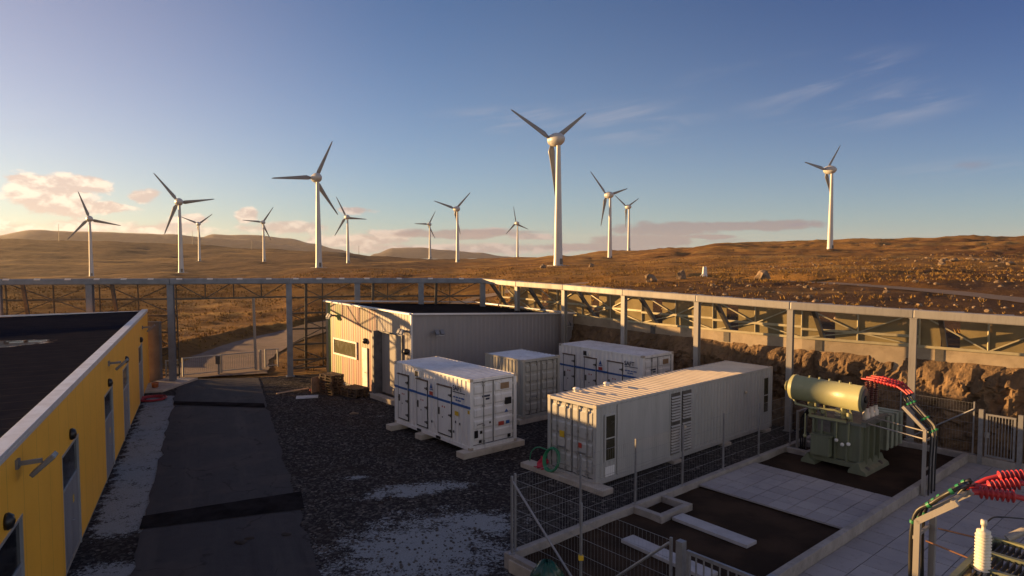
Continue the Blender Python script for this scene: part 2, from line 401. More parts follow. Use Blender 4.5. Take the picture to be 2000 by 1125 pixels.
def line_hit(px):                              # where the sight line of a photo column meets the fence / wall back
    X = (px - 1000) / F
    for line in (LEFT, offs(RIGHT, 1.8)):
        for a, b in zip(line, line[1:]):
            # (ax + t dx) = X (ay + t dy)
            den = (b[0] - a[0]) - X * (b[1] - a[1])
            if abs(den) < 1e-9: continue
            t = (X * a[1] - a[0]) / den
            if -1e-6 <= t <= 1.000001: return a[1] + t * (b[1] - a[1])
    if 900 < px < 1100: return 48.3 - max(0, px - 950) * .02
    return None
def make_terrain():
    m = bpy.data.materials.new("moor grass and stones"); m.use_nodes = True
    N = NT(m.node_tree); b = m.node_tree.nodes['Principled BSDF']; L = m.node_tree.links
    geo = N.n('ShaderNodeNewGeometry'); P = geo.outputs['Position']
    mp = N.n('ShaderNodeMapping'); mp.inputs['Scale'].default_value = (.3, 1, 1); L.new(P, mp.inputs[0])
    mp2 = N.n('ShaderNodeMapping'); mp2.inputs['Scale'].default_value = (.5, 1, 1); L.new(P, mp2.inputs[0])
    big = N.noise(mp.outputs[0], .03, 6, .6); mid = N.noise(mp2.outputs[0], .11, 8, .72); fine = N.noise(P, 1.1, 8, .75); sp = N.noise(P, 5, 4, .7)
    c = N.mix(N.ss(big, .36, .62), (.145, .066, .022), (.33, .178, .050))
    c = N.mix(N.m('MULTIPLY', N.ss(mid, .5, .68), .85), c, (.50, .30, .085))
    c = N.mix(N.m('MULTIPLY', N.ss(fine, .50, .68), .75), c, (.050, .030, .016))
    hh = N.n('ShaderNodeAttribute', attribute_name='heath_shade')  # heather tone plus the left ridge's backlit shade, put into the colour
    c = N.mix(N.m('MULTIPLY', N.ss(N.m('ADD', hh.outputs['Fac'], N.m('MULTIPLY', N.m('SUBTRACT', big, .5), 1.6)), .3, .7), .88), c, N.mix(N.ss(mid, .4, .62), (.052, .033, .020), (.16, .10, .05)))
    c = N.mix(N.m('MULTIPLY', N.ss(sp, .6, .72), .45), c, (.36, .26, .15))
    at = N.n('ShaderNodeAttribute', attribute_name='bare')
    c = N.mix(N.m('MULTIPLY', N.ss(N.m('ADD', at.outputs['Fac'], N.m('MULTIPLY', N.m('SUBTRACT', mid, .5), 1.4)), .25, .75), .85), c, N.mix(N.ss(sp, .4, .7), (.070, .038, .021), (.16, .095, .055)))
    gd = N.noise(mp.outputs[0], .011, 7, .62)
    c = N.mix(N.m('MULTIPLY', N.ss(gd, .53, .63), N.m('SUBTRACT', .75, N.m('MULTIPLY', hh.outputs['Fac'], .35))), c, N.mix(N.ss(fine, .4, .65), (.52, .33, .11), (.26, .15, .05)))
    L.new(c, b.inputs['Base Color']); b.inputs['Roughness'].default_value = .95; b.inputs['Specular IOR Level'].default_value = .1
    bp = N.n('ShaderNodeBump'); bp.inputs['Strength'].default_value = 1.0; bp.inputs['Distance'].default_value = .6
    L.new(N.m('ADD', fine, N.m('MULTIPLY', sp, .5)), bp.inputs['Height']); L.new(bp.outputs[0], b.inputs['Normal'])
    cols = []
    px = -1400
    while px <= 3300: cols.append(px); px += 9 if 0 <= px <= 2000 else 40
    vs = []; fs = []; bare = []; heath_shade = []; nr = 215
    first = {}
    for c_ in cols:
        pxx = c_
        h = line_hit(pxx)
        if h is None: h = 30 if pxx < 500 else 14
        for r_ in range(nr):
            t = r_ / (nr - 1)
            d = h * (3000 / h) ** (t ** 1.0)
            x = (pxx - 1000) / F * d
            z = terr(x, d)
            vs.append((x, d, z))
            w = 1.0 if (h < 47 and pxx > 1000 and d < 75) else 0.0
            if pxx > 1000: w = max(0, min(1, 1.1 - (d - 50) / 60))
            heath_shade.append(min(1.0, .42 + max(0, (d - 180) / 380)) * (1 if pxx < 750 else max(0, 1 - (pxx - 750) / 330)) * (.95 if d > 75 else .95 * max(0, (d - 50) / 25)))
            bare.append(w * .8 + (.35 if pxx > 1550 and 90 < d < 210 else 0))
    for i in range(len(cols) - 1):
        for r_ in range(nr - 1):
            a = i * nr + r_; fs.append((a, a + nr, a + nr + 1, a + 1))
    mb = MB(); mb.add(vs, fs, True)
    o = mb.build("terrain", m); tag(o, kind='structure')
    o.data.attributes.new('bare', 'FLOAT', 'POINT').data.foreach_set('value', bare)
    o.data.attributes.new('heath_shade', 'FLOAT', 'POINT').data.foreach_set('value', heath_shade)
    return o
make_terrain()

def ribbon(name, pts, w, m, zf, n=60, kind='structure', edge=.25):
    # smooth polyline draped over the ground
    P = [Vector(p) for p in pts]; C = []
    for i in range(len(P) - 1):
        p0, p1, p2, p3 = P[max(i - 1, 0)], P[i], P[i + 1], P[min(i + 2, len(P) - 1)]
        k = max(2, n // (len(P) - 1))
        for j in range(k):
            t = j / k
            C.append(.5 * ((2 * p1) + (p2 - p0) * t + (2 * p0 - 5 * p1 + 4 * p2 - p3) * t * t + (3 * p1 - p0 - 3 * p2 + p3) * t ** 3))
    C.append(P[-1]); vs = []; fs = []; k = 7
    for i, c in enumerate(C):
        d = (C[min(i + 1, len(C) - 1)] - C[max(i - 1, 0)]).normalized(); nn = Vector((-d.y, d.x))
        for j in range(k):
            q = c + nn * ((j / (k - 1) - .5) * w + (noise.noise(Vector((i * .4, j, 0))) * edge if j in (0, k - 1) else 0))
            vs.append((q.x, q.y, zf(q.x, q.y)))
    for i in range(len(C) - 1):
        for j in range(k - 1): a = i * k + j; fs.append((a, a + 1, a + k + 1, a + k))
    mb = MB(); mb.add(vs, fs, True); return tag(mb.build(name, m), kind=kind)
TRK = mat("gravel track", (.19, .12, .08), .95, 0, .2, .6, .4, 12, coord='Object')
HTRK = mat("dark gravel track", (.15, .10, .075), .95, 0, .2, .5, .4, 10)
ribbon("gravel_track", TRACK, 6.4, TRK, lambda x, y: terr(x, y) + .06 if y > 46 else .03)
ribbon("hillside_track", HTRACK, 3.6, HTRK, lambda x, y: terr(x, y) + .07)

# distant hills
def make_hills():
    m = mat("far hill heather", (.105, .08, .066), .95, 0, .25, .006, coord='Object')
    def ridge(name, D, pts, depth=900, seed=0):
        vs = []; fs = []; n = 150; k = 9
        x0, x1 = pts[0][0], pts[-1][0]
        for i in range(n):
            px = x0 + (x1 - x0) * i / (n - 1)
            for (a, ya), (b, yb) in zip(pts, pts[1:]):
                if px <= b + 1e-6:
                    t = (px - a) / (b - a); t = t * t * (3 - 2 * t); py = ya + (yb - ya) * t; break
            zt = CAMZ + (490 - py) * D / F + noise.noise(Vector((px * .03, seed, 0))) * D * .0012
            for j in range(k):
                t = j / (k - 1)                              # front foot .. crest .. back foot
                dd = D - depth * .5 + depth * t
                h = math.sin(math.pi * t) ** .8
                z = -60 + (zt + 60) * h + noise.noise(Vector((px * .02, t * 4, seed))) * 8 * (1 - h)
                vs.append(((px - 1000) / F * dd, dd, z))
        for i in range(n - 1):
            for j in range(k - 1): a = i * k + j; fs.append((a, a + k, a + k + 1, a + 1))
        mb = MB(); mb.add(vs, fs, True); tag(mb.build(name, m), kind='structure')
    ridge("hills", 4600, [(-700, 440), (-200, 452), (0, 459), (60, 448), (150, 451), (330, 456), (400, 462), (480, 466), (560, 478), (640, 500), (720, 520)], seed=1)
    ridge("hills", 5600, [(150, 470), (380, 466), (420, 457), (500, 458), (560, 464), (610, 474), (660, 486), (720, 500), (800, 520)], seed=2)
    ridge("hills", 6600, [(690, 520), (735, 494), (770, 483), (820, 482), (870, 487), (930, 492), (990, 500), (1050, 512), (1150, 520)], seed=3)
make_hills()

# ------------------------------------------------------------------ yard ground
def speckle_ground(name, dark, pale, attr=True, base=.0):
    m = bpy.data.materials.new(name); m.use_nodes = True
    N = NT(m.node_tree); b = m.node_tree.nodes['Principled BSDF']; L = m.node_tree.links
    geo = N.n('ShaderNodeNewGeometry'); P = geo.outputs['Position']
    sp = N.noise(P, 9, 5, .75); mid = N.noise(P, 1.6, 6, .65); fine = N.noise(P, 26, 3, .7); big = N.noise(P, .35, 4, .6)
    c = N.mix(N.ss(fine, .35, .7), tuple(v * .55 for v in dark), tuple(v * 1.7 for v in dark))
    vo = N.n('ShaderNodeTexVoronoi'); vo.inputs['Scale'].default_value = 11; L.new(P, vo.inputs['Vector'])
    vs_ = N.n('ShaderNodeSeparateColor'); L.new(vo.outputs['Color'], vs_.inputs[0])
    c = N.mix(N.m('MULTIPLY', N.ss(vs_.outputs[0], .45, .95), .75), c, (.10, .092, .088))
    c = N.mix(N.m('MULTIPLY', N.m('MULTIPLY', N.ss(vs_.outputs[1], .88, .95), N.ss(mid, .4, .6)), .8), c, (.24, .21, .19))
    c = N.mix(N.m('MULTIPLY', N.ss(big, .45, .7), .35), c, (.05, .036, .028))
    at = N.n('ShaderNodeAttribute', attribute_name='frost')
    f = N.m('ADD', at.outputs['Fac'], N.m('ADD', N.m('MULTIPLY', N.m('SUBTRACT', sp, .5), 2.2), N.m('MULTIPLY', N.m('SUBTRACT', mid, .5), 1.5)))
    c = N.mix(N.m('MULTIPLY', N.ss(f, .38, .62), .9), c, N.mix(N.ss(fine, .3, .75), pale, tuple(v * .62 for v in pale)))
    L.new(c, b.inputs['Base Color']); b.inputs['Roughness'].default_value = .92; b.inputs['Specular IOR Level'].default_value = .05
    bp = N.n('ShaderNodeBump'); bp.inputs['Strength'].default_value = .8; bp.inputs['Distance'].default_value = .05
    L.new(N.m('ADD', fine, sp), bp.inputs['Height']); L.new(bp.outputs[0], b.inputs['Normal'])
    return m
GRAVEL = speckle_ground("dark yard gravel with pale frost", (.028, .025, .026), (.36, .39, .41))
YB0 = Vector((-11.4, 16.8)); YF = Vector((-.4148, .91)).normalized(); YN = Vector((YF.y, -YF.x))   # yellow building: wall line and outward normal
def yb(s, out, z=0.0): q = YB0 + YF * s + YN * out; return Vector((q.x, q.y, z))
RL0, RL1 = atz(255, 1125), atz(350, 741); RR0, RR1 = atz(625, 1125), atz(505, 739)
def frost_mask(x, y):
    p = Vector((x, y)); f = 0.0
    def ell(cx, cy, rx, ry, ang=0.0, k=1.0):
        c, s_ = math.cos(ang), math.sin(ang); dx, dy = x - cx, y - cy
        u, v = (dx * c + dy * s_) / rx, (-dx * s_ + dy * c) / ry
        return k * max(-.6, 1.0 - math.hypot(u, v))
    f = max(ell(-2.5, 18.3, 3.9, 4.0), ell(-3.4, 15.0, 3.4, 3.5), ell(-3.3, 23.0, 2.9, 1.1, .35), ell(-5.7, 24.3, .8, .35, .2), ell(-1.2, 20.2, 2.2, 1.6), ell(-6.5, 33.5, .9, .3, .3, .5))
    trench = abs((y - 21.45) - .33 * (x + 4.5)) 
    if x > -6: f -= .9 * max(0, 1 - trench / .55)
    # strip beside the yellow building
    d = (p - YB0).dot(YN); s = (p - YB0).dot(YF)
    if 0 < d < 5 and s < 23:
        g = .75 - .55 * max(0, 1 - abs(s - 1.3) / 1.5) * 1.6 - .3 * max(0, 1 - d / .35)
        f = max(f, g)
    return max(-.5, min(1, f))
def make_yard():
    vs = []; fs = []; fr = []; st = .33
    nx = int(64 / st); ny = int(60 / st); idx = {}
    L2 = [Vector(p[:2]) for p in LEFT]; R2 = [Vector(p[:2]) for p in offs(RIGHT, .9)]
    def inside(x, y):
        for line in (LEFT, [LEFT[-1]] + offs(RIGHT, .9)):
            for a, b in zip(line, line[1:]):
                if a[0] - 1e-6 <= x <= b[0] + 1e-6:
                    return y <= a[1] + (b[1] - a[1]) * (x - a[0]) / (b[0] - a[0]) + .5
        return False
    keep = {}
    for j in range(ny + 1):
        for i in range(nx + 1):
            x, y = -38 + i * st, -8 + j * st
            keep[i, j] = inside(x, y)
            idx[i, j] = len(vs); vs.append((x, y, noise.noise(Vector((x, y, 0)) * .7) * .012)); fr.append(frost_mask(x, y))
    for j in range(ny):
        for i in range(nx):
            q = ((i, j), (i + 1, j), (i + 1, j + 1), (i, j + 1))
            if all(keep[k] for k in q): fs.append([idx[k] for k in q])
    mb = MB(); mb.add(vs, fs, True); o = mb.build("yard_ground", GRAVEL); tag(o, kind='structure')
    o.data.attributes.new('frost', 'FLOAT', 'POINT').data.foreach_set('value', fr)
make_yard()

def make_road():
    m = bpy.data.materials.new("asphalt"); m.use_nodes = True
    N = NT(m.node_tree); b = m.node_tree.nodes['Principled BSDF']; L = m.node_tree.links
    P = N.n('ShaderNodeNewGeometry').outputs['Position']
    fine = N.noise(P, 40, 4, .7); big = N.noise(P, .5, 5, .6, .4); mid = N.noise(P, 3, 5, .65)
    c = N.mix(N.ss(fine, .35, .7), (.034, .031, .034), (.066, .061, .063))
    rd = (RL1 - RL0).normalized(); mr = N.n('ShaderNodeMapping'); mr.inputs['Rotation'].default_value = (0, 0, math.atan2(rd.x, rd.y)); L.new(P, mr.inputs[0])
    ms = N.n('ShaderNodeMapping'); ms.inputs['Scale'].default_value = (1, .07, 1); L.new(mr.outputs[0], ms.inputs[0])
    tyre = N.noise(ms.outputs[0], 1.3, 5, .6)
    c = N.mix(N.m('MULTIPLY', N.ss(tyre, .5, .68), .5), c, (.085, .076, .072)); c = N.mix(N.m('MULTIPLY', N.ss(tyre, .44, .3), .5), c, (.024, .022, .023))
    ck = N.n('ShaderNodeTexVoronoi', feature='DISTANCE_TO_EDGE'); ck.inputs['Scale'].default_value = .33
    wv = N.n('ShaderNodeVectorMath', operation='ADD'); L.new(P, wv.inputs[0]); nz = N.n('ShaderNodeTexNoise'); nz.inputs['Scale'].default_value = .9; nz.inputs['Detail'].default_value = 5; L.new(P, nz.inputs['Vector'])
    sc = N.n('ShaderNodeVectorMath', operation='SCALE'); L.new(nz.outputs['Color'], sc.inputs[0]); sc.inputs['Scale'].default_value = 1.6; L.new(sc.outputs[0], wv.inputs[1]); L.new(wv.outputs[0], ck.inputs['Vector'])
    c = N.mix(N.m('MULTIPLY', N.m('MULTIPLY', N.ss(ck.outputs['Distance'], .016, .006), N.ss(big, .45, .55)), .8), c, (.012, .011, .011))
    c = N.mix(N.m('MULTIPLY', N.ss(big, .48, .66), .5), c, (.080, .066, .060))
    c = N.mix(N.m('MULTIPLY', N.ss(mid, .62, .75), .4), c, (.028, .026, .027))
    L.new(c, b.inputs['Base Color']); N.put(b.inputs['Roughness'], N.m('ADD', .7, N.m('MULTIPLY', mid, .25))); b.inputs['Specular IOR Level'].default_value = .2
    bp = N.n('ShaderNodeBump'); bp.inputs['Strength'].default_value = .35; bp.inputs['Distance'].default_value = .02
    L.new(fine, bp.inputs['Height']); L.new(bp.outputs[0], b.inputs['Normal'])
    dl = (RL1 - RL0); dr = (RR1 - RR0); vs = []; fs = []; n = 60; k = 9
    for i in range(n):
        t = -.45 + 1.45 * i / (n - 1); a = RL0 + dl * t; c_ = RR0 + dr * t
        for j in range(k):
            q = a.lerp(c_, j / (k - 1))
            if j in (0, k - 1): q = q + Vector((noise.noise(Vector((t * 30, j, 0))) * .20 + noise.noise(Vector((t * 90, j, 3))) * .10, 0, 0))
            vs.append((q.x, q.y, .028 + noise.noise(Vector((q.x * .4, q.y * .4, 7))) * .006))
    for i in range(n - 1):
        for j in range(k - 1): a = i * k + j; fs.append((a, a + 1, a + k + 1, a + k))
    mb = MB(); mb.add(vs, fs, True); tag(mb.build("asphalt_road", m), kind='structure')
    # darker patched trenches across the road
    d = mat("dark patch asphalt", (.030, .027, .028), .95, 0, .3, 1.2, .5, 30, spec=0.0)
    def patch(p, n_=14):
        mb = MB(); vs = []
        for i in range(n_ + 1):
            t = i / n_
            for (a, b_) in ((p[0], p[1]), (p[3], p[2])):
                q = a.lerp(b_, t); w = noise.noise(Vector((t * 9, a.y, 1))) * .04
                vs.append((q.x, q.y + w, .046))
        mb.add(vs, [(2 * i, 2 * i + 2, 2 * i + 3, 2 * i + 1) for i in range(n_)]); tag(mb.build("asphalt_patch", d), kind='structure')
    patch([atz(272, 1036), atz(594, 996), atz(588, 962), atz(280, 1010)])
    patch([atz(338, 792), atz(518, 798), atz(516, 789), atz(340, 785)])
make_road()

# ------------------------------------------------------------------ rock cut below the retaining wall
def make_rock():
    m = bpy.data.materials.new("blasted rock"); m.use_nodes = True
    N = NT(m.node_tree); b = m.node_tree.nodes['Principled BSDF']; L = m.node_tree.links
    P = N.n('ShaderNodeNewGeometry').outputs['Position']
    a = N.noise(P, .8, 6, .65); f = N.noise(P, 5, 6, .7)
    c = N.mix(N.ss(a, .35, .65), (.25, .165, .095), (.135, .092, .058))
    c = N.mix(N.m('MULTIPLY', N.ss(f, .52, .72), .6), c, (.07, .042, .026))
    L.new(c, b.inputs['Base Color']); b.inputs['Roughness'].default_value = .95; b.inputs['Specular IOR Level'].default_value = .15
    bp = N.n('ShaderNodeBump'); bp.inputs['Strength'].default_value = 1.0; bp.inputs['Distance'].default_value = .14
    L.new(f, bp.inputs['Height']); L.new(bp.outputs[0], b.inputs['Normal'])
    line = RIGHT; vs = []; fs = []; rows = 52
    pts = []
    for (p, q) in zip(line, line[1:]):
        n = int((Vector(q[:2]) - Vector(p[:2])).length / .09)
        for i in range(n): pts.append(Vector(p[:2]).lerp(Vector(q[:2]), i / n))
    nrm = []
    for i in range(len(pts)):
        d = (pts[min(i + 12, len(pts) - 1)] - pts[max(i - 12, 0)]).normalized(); nrm.append(Vector((-d.y, d.x)))
    for i, p in enumerate(pts):
        for j in range(rows):
            t = j / (rows - 1)
            D = .35 + 1.3 * t ** 1.2; z = -.1 + 3.85 * t
            q0 = Vector((p.x, p.y, z))
            wv = Vector((noise.noise(q0 * 1.4), noise.noise(q0 * 1.4 + Vector((9, 0, 0))), noise.noise(q0 * 1.4 + Vector((0, 9, 0))))) * .28
            q1 = q0 + wv; q1 = Vector((q1.x, q1.y, q1.z * .75))
            v = noise.voronoi(q1 * 1.15)[0]
            disp = (noise.cell(q1 * 1.05) + 1) * .22 + (noise.cell(q1 * 2.4 + Vector((3, 1, 7))) + 1) * .13 + min(.25, (v[1] - v[0]) * .6) + noise.fractal(q0 * 3.2, .8, 2, 5) * .13 + noise.noise(q0 * .3) * .40 - .30
            disp *= min(1, (1 - t) * 4 + .12) * .8
            D2 = max(.22, D - max(-.35, disp) * .9)
            if t > .97: D2 = 1.63
            q = p + nrm[i] * D2
            vs.append((q.x, q.y, z + noise.noise(q0 * 1.7) * .18 * (1 if .05 < t < .93 else 0)))
    for i in range(len(pts) - 1):
        for j in range(rows - 1): a = i * rows + j; fs.append((a, a + rows, a + rows + 1, a + 1))
    mb = MB(); mb.add(vs, fs, False); tag(mb.build("rock_cutting", m), kind='structure')
make_rock()

def make_retaining_wall():
    w = thing("retaining_wall", "long pale concrete wall on top of the rock cutting with small square drain openings", "wall", (RWALL[5][0], RWALL[5][1], 3.5))
    a = offs(RIGHT, 1.6); b = offs(RIGHT, 1.85)
    mb = MB()
    for i in range(len(a) - 1):
        mb.poly([a[i], a[i + 1], b[i + 1], b[i]], 3.0, 4.2)
    mb.build("wall_body", mat("tan wall concrete", (.40, .32, .225), .9, 0, .15, .8, .25, 40, dirt=.3), w)
    for i in range(3, len(a) - 2):
        p = Vector(a[i][:2]); q = Vector(a[i + 1][:2]); d = (q - p).normalized(); n = Vector((-d.y, d.x))
        c = p + d * .75
        mb = MB(); mb.box((-.16, -.03, 3.62), (.16, .05, 4.12), Matrix.Translation((c.x, c.y, 0)) @ Matrix.Rotation(math.atan2(d.y, d.x), 4, 'Z'))
        mb.build("drain_opening", DARKSTEEL, w)
make_retaining_wall()

# ------------------------------------------------------------------ windbreak fences
def net_material(name, c0, c1, op):
    m = bpy.data.materials.new(name); m.use_nodes = True
    N = NT(m.node_tree); L = m.node_tree.links; b = m.node_tree.nodes['Principled BSDF']; out = m.node_tree.nodes['Material Output']
    P = N.n('ShaderNodeNewGeometry').outputs['Position']
    c = N.mix(N.ss(N.noise(P, .9, 4), .35, .65), c0, c1)
    L.new(c, b.inputs['Base Color']); b.inputs['Roughness'].default_value = .9; b.inputs['Specular IOR Level'].default_value = .1
    t = N.n('ShaderNodeBsdfTransparent'); mx = N.n('ShaderNodeMixShader')
    N.put(mx.inputs[0], N.m('ADD', op - .1, N.m('MULTIPLY', N.noise(P, 1.1, 3), .2)))
    L.new(t.outputs[0], mx.inputs[1]); L.new(b.outputs[0], mx.inputs[2]); L.new(mx.outputs[0], out.inputs[0])
    return m
NETL = net_material('backlit wind net', (.10, .08, .045), (.07, .055, .032), .42)  # left net, its colour darkened as seen against the light
SUNSPOT = mat('bright saddle plate', (.80, .74, .66), .4, .1, .05, 3)  # for pale plates that stand in for sunlit spots on the rail
STEELB = mat('shaded blue grey steel', (.19, .205, .24), .5, .2, .12, 2, dirt=.15)  # left rail and posts: bluish shade put into the steel colour
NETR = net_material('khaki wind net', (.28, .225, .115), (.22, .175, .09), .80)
LATTD = mat('backlit lattice steel', (.09, .08, .065), .6, .15, .15, 3)  # left copy of the lattice steel with backlit shade in its colour
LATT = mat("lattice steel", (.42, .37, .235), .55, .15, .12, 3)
def make_windbreak(line, label, posts_from, zfoot, lat_off, zlow, gate=None, panel_gap=False, loc=None, post_w=.3):
    w = thing("windbreak_fence", label, "fence", loc)
    ins = line; back = offs(line, lat_off)
    for i in range(len(line) - 1):
        p = Vector(line[i]); q = Vector(line[i + 1]); d = (q - p).normalized(); n = Vector((-d.y, d.x, 0)).normalized(); Lh = (q - p).length
        # top rail: box beam with rounded back tube
        mb = MB(); mb.beam(p - d * .01, q + d * .01, .30, .36); mb.build("top_rail", STEEL if panel_gap else STEELB, w, bevel=.05)
        # row of tilted cover plates behind the rail
        mb = MB(); k = max(1, round(Lh / 1.75)); step = Lh / k
        for j in range(k):
            a = p + d * (j * step + .03) + n * .34; b = p + d * ((j + 1) * step + .06) + n * .34
            a.z += .09; b.z += .16
            mb.beam(a, b, .34, .04)
        mb.build("rail_cover", GALV if panel_gap else STEELB, w)
        if not panel_gap:  # added pale pieces drawing the sunlit spots along the left rail
            for j in range(k):
                c = p + d * (j * step + .3 * step); c.z += .13; mb = MB(); mb.beam(c - d * .17 - n * .10, c + d * .17 - n * .10, .11, .11, up=(n.x * -.6, n.y * -.6, .8)); mb.build("sun_spot", SUNSPOT, w)
        # lattice and net behind
        P = Vector(back[i]); Q = Vector(back[i + 1])
        isgate = gate is not None and i == gate
        top = p.z - .12
        zl = zlow(i) if callable(zlow) else zlow
        rows = [top]; z = top - 1.08
        while z > zl + .35: rows.append(z); z -= 1.08
        rows.append(zl)
        if isgate: rows = rows[:2]
        def pt(t, z):
            c = P.lerp(Q, t); lean = (top - z) * .04
            return Vector((c.x + n.x * lean, c.y + n.y * lean, z))
        mb = MB(); nn = max(2, 2 * round(Lh / 3.5))
        for r_ in rows[1:]: mb.beam(pt(0, r_), pt(1, r_), .09, .11)
        mb.beam(pt(0, top), pt(1, top), .08, .08)
        for j in range(nn + 1):
            t = j / nn; mb.beam(pt(t, rows[0]), pt(t, rows[-1]), .06, .06)
        for a, (z0, z1) in enumerate(zip(rows, rows[1:])):
            for j in range(nn):
                s0 = (j + a) % 2 == 0
                mb.beam(pt(j / nn, z0 if s0 else z1), pt((j + 1) / nn, z1 if s0 else z0), .055, .055)
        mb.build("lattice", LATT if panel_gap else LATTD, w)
        off = n * .05
        t0 = .30 if panel_gap else .0
        mb = MB()
        def sheet(t0, t1, z0, z1):
            g = [pt(t0, z0) + off, pt(t1, z0) + off, pt(t1, z1) + off, pt(t0, z1) + off]
            mb.add(g, [(0, 1, 2, 3)])
        sheet(t0, 1.0, rows[-1], top)
        if panel_gap: sheet(0, .16, rows[-1], top)
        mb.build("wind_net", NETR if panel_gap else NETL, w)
        # leaning strut
        ts = .19 if panel_gap else .25
        if not isgate:
            c = P.lerp(Q, ts); f = Vector((c.x + n.x * .25, c.y + n.y * .25, zl)); g = p.lerp(q, ts) + n * .2; g.z = p.z - .15
            if not panel_gap: f = Vector((c.x + n.x * .9, c.y + n.y * .9, zl - .2))
            mb = MB(); mb.beam(f, g, .17, .20); mb.build("strut", DARKSTEEL, w)
    for i, p in enumerate(line):
        if i < posts_from: continue
        zf = zfoot
        ww = post_w
        a = Vector(line[max(i - 1, 0)]); b = Vector(line[min(i + 1, len(line) - 1)]); d = (b - a).normalized()
        M = Matrix.Translation((p[0], p[1], 0)) @ Matrix.Rotation(math.atan2(d.y, d.x), 4, 'Z')
        mb = MB()                                        # H section column with base plate
        zt = p[2] - .2
        mb.box((-ww / 2, -ww / 2, zf), (ww / 2, -ww / 2 + .03, zt), M); mb.box((-ww / 2, ww / 2 - .03, zf), (ww / 2, ww / 2, zt), M)
        mb.box((-.02, -ww / 2 + .03, zf), (.02, ww / 2 - .03, zt), M); mb.box((-ww * .75, -ww * .75, zf), (ww * .75, ww * .75, zf + .04), M)
        mb.box((-ww * .6, -ww * .6, zt), (ww * .6, ww * .6, zt + .03), M)
        mb.build("post", STEEL if panel_gap else STEELB, w)
    return w
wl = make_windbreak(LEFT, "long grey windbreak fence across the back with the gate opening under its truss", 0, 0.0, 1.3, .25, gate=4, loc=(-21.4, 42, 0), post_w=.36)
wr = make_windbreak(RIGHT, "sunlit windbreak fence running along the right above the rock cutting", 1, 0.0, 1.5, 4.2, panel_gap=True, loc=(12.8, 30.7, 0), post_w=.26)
# lit edge post of the net beside the gate
mb = MB(); mb.beam(aty(500, 722, 46.2), aty(495, 583, 46.2), .14, .14); mb.build("edge_post", STEEL, wl)

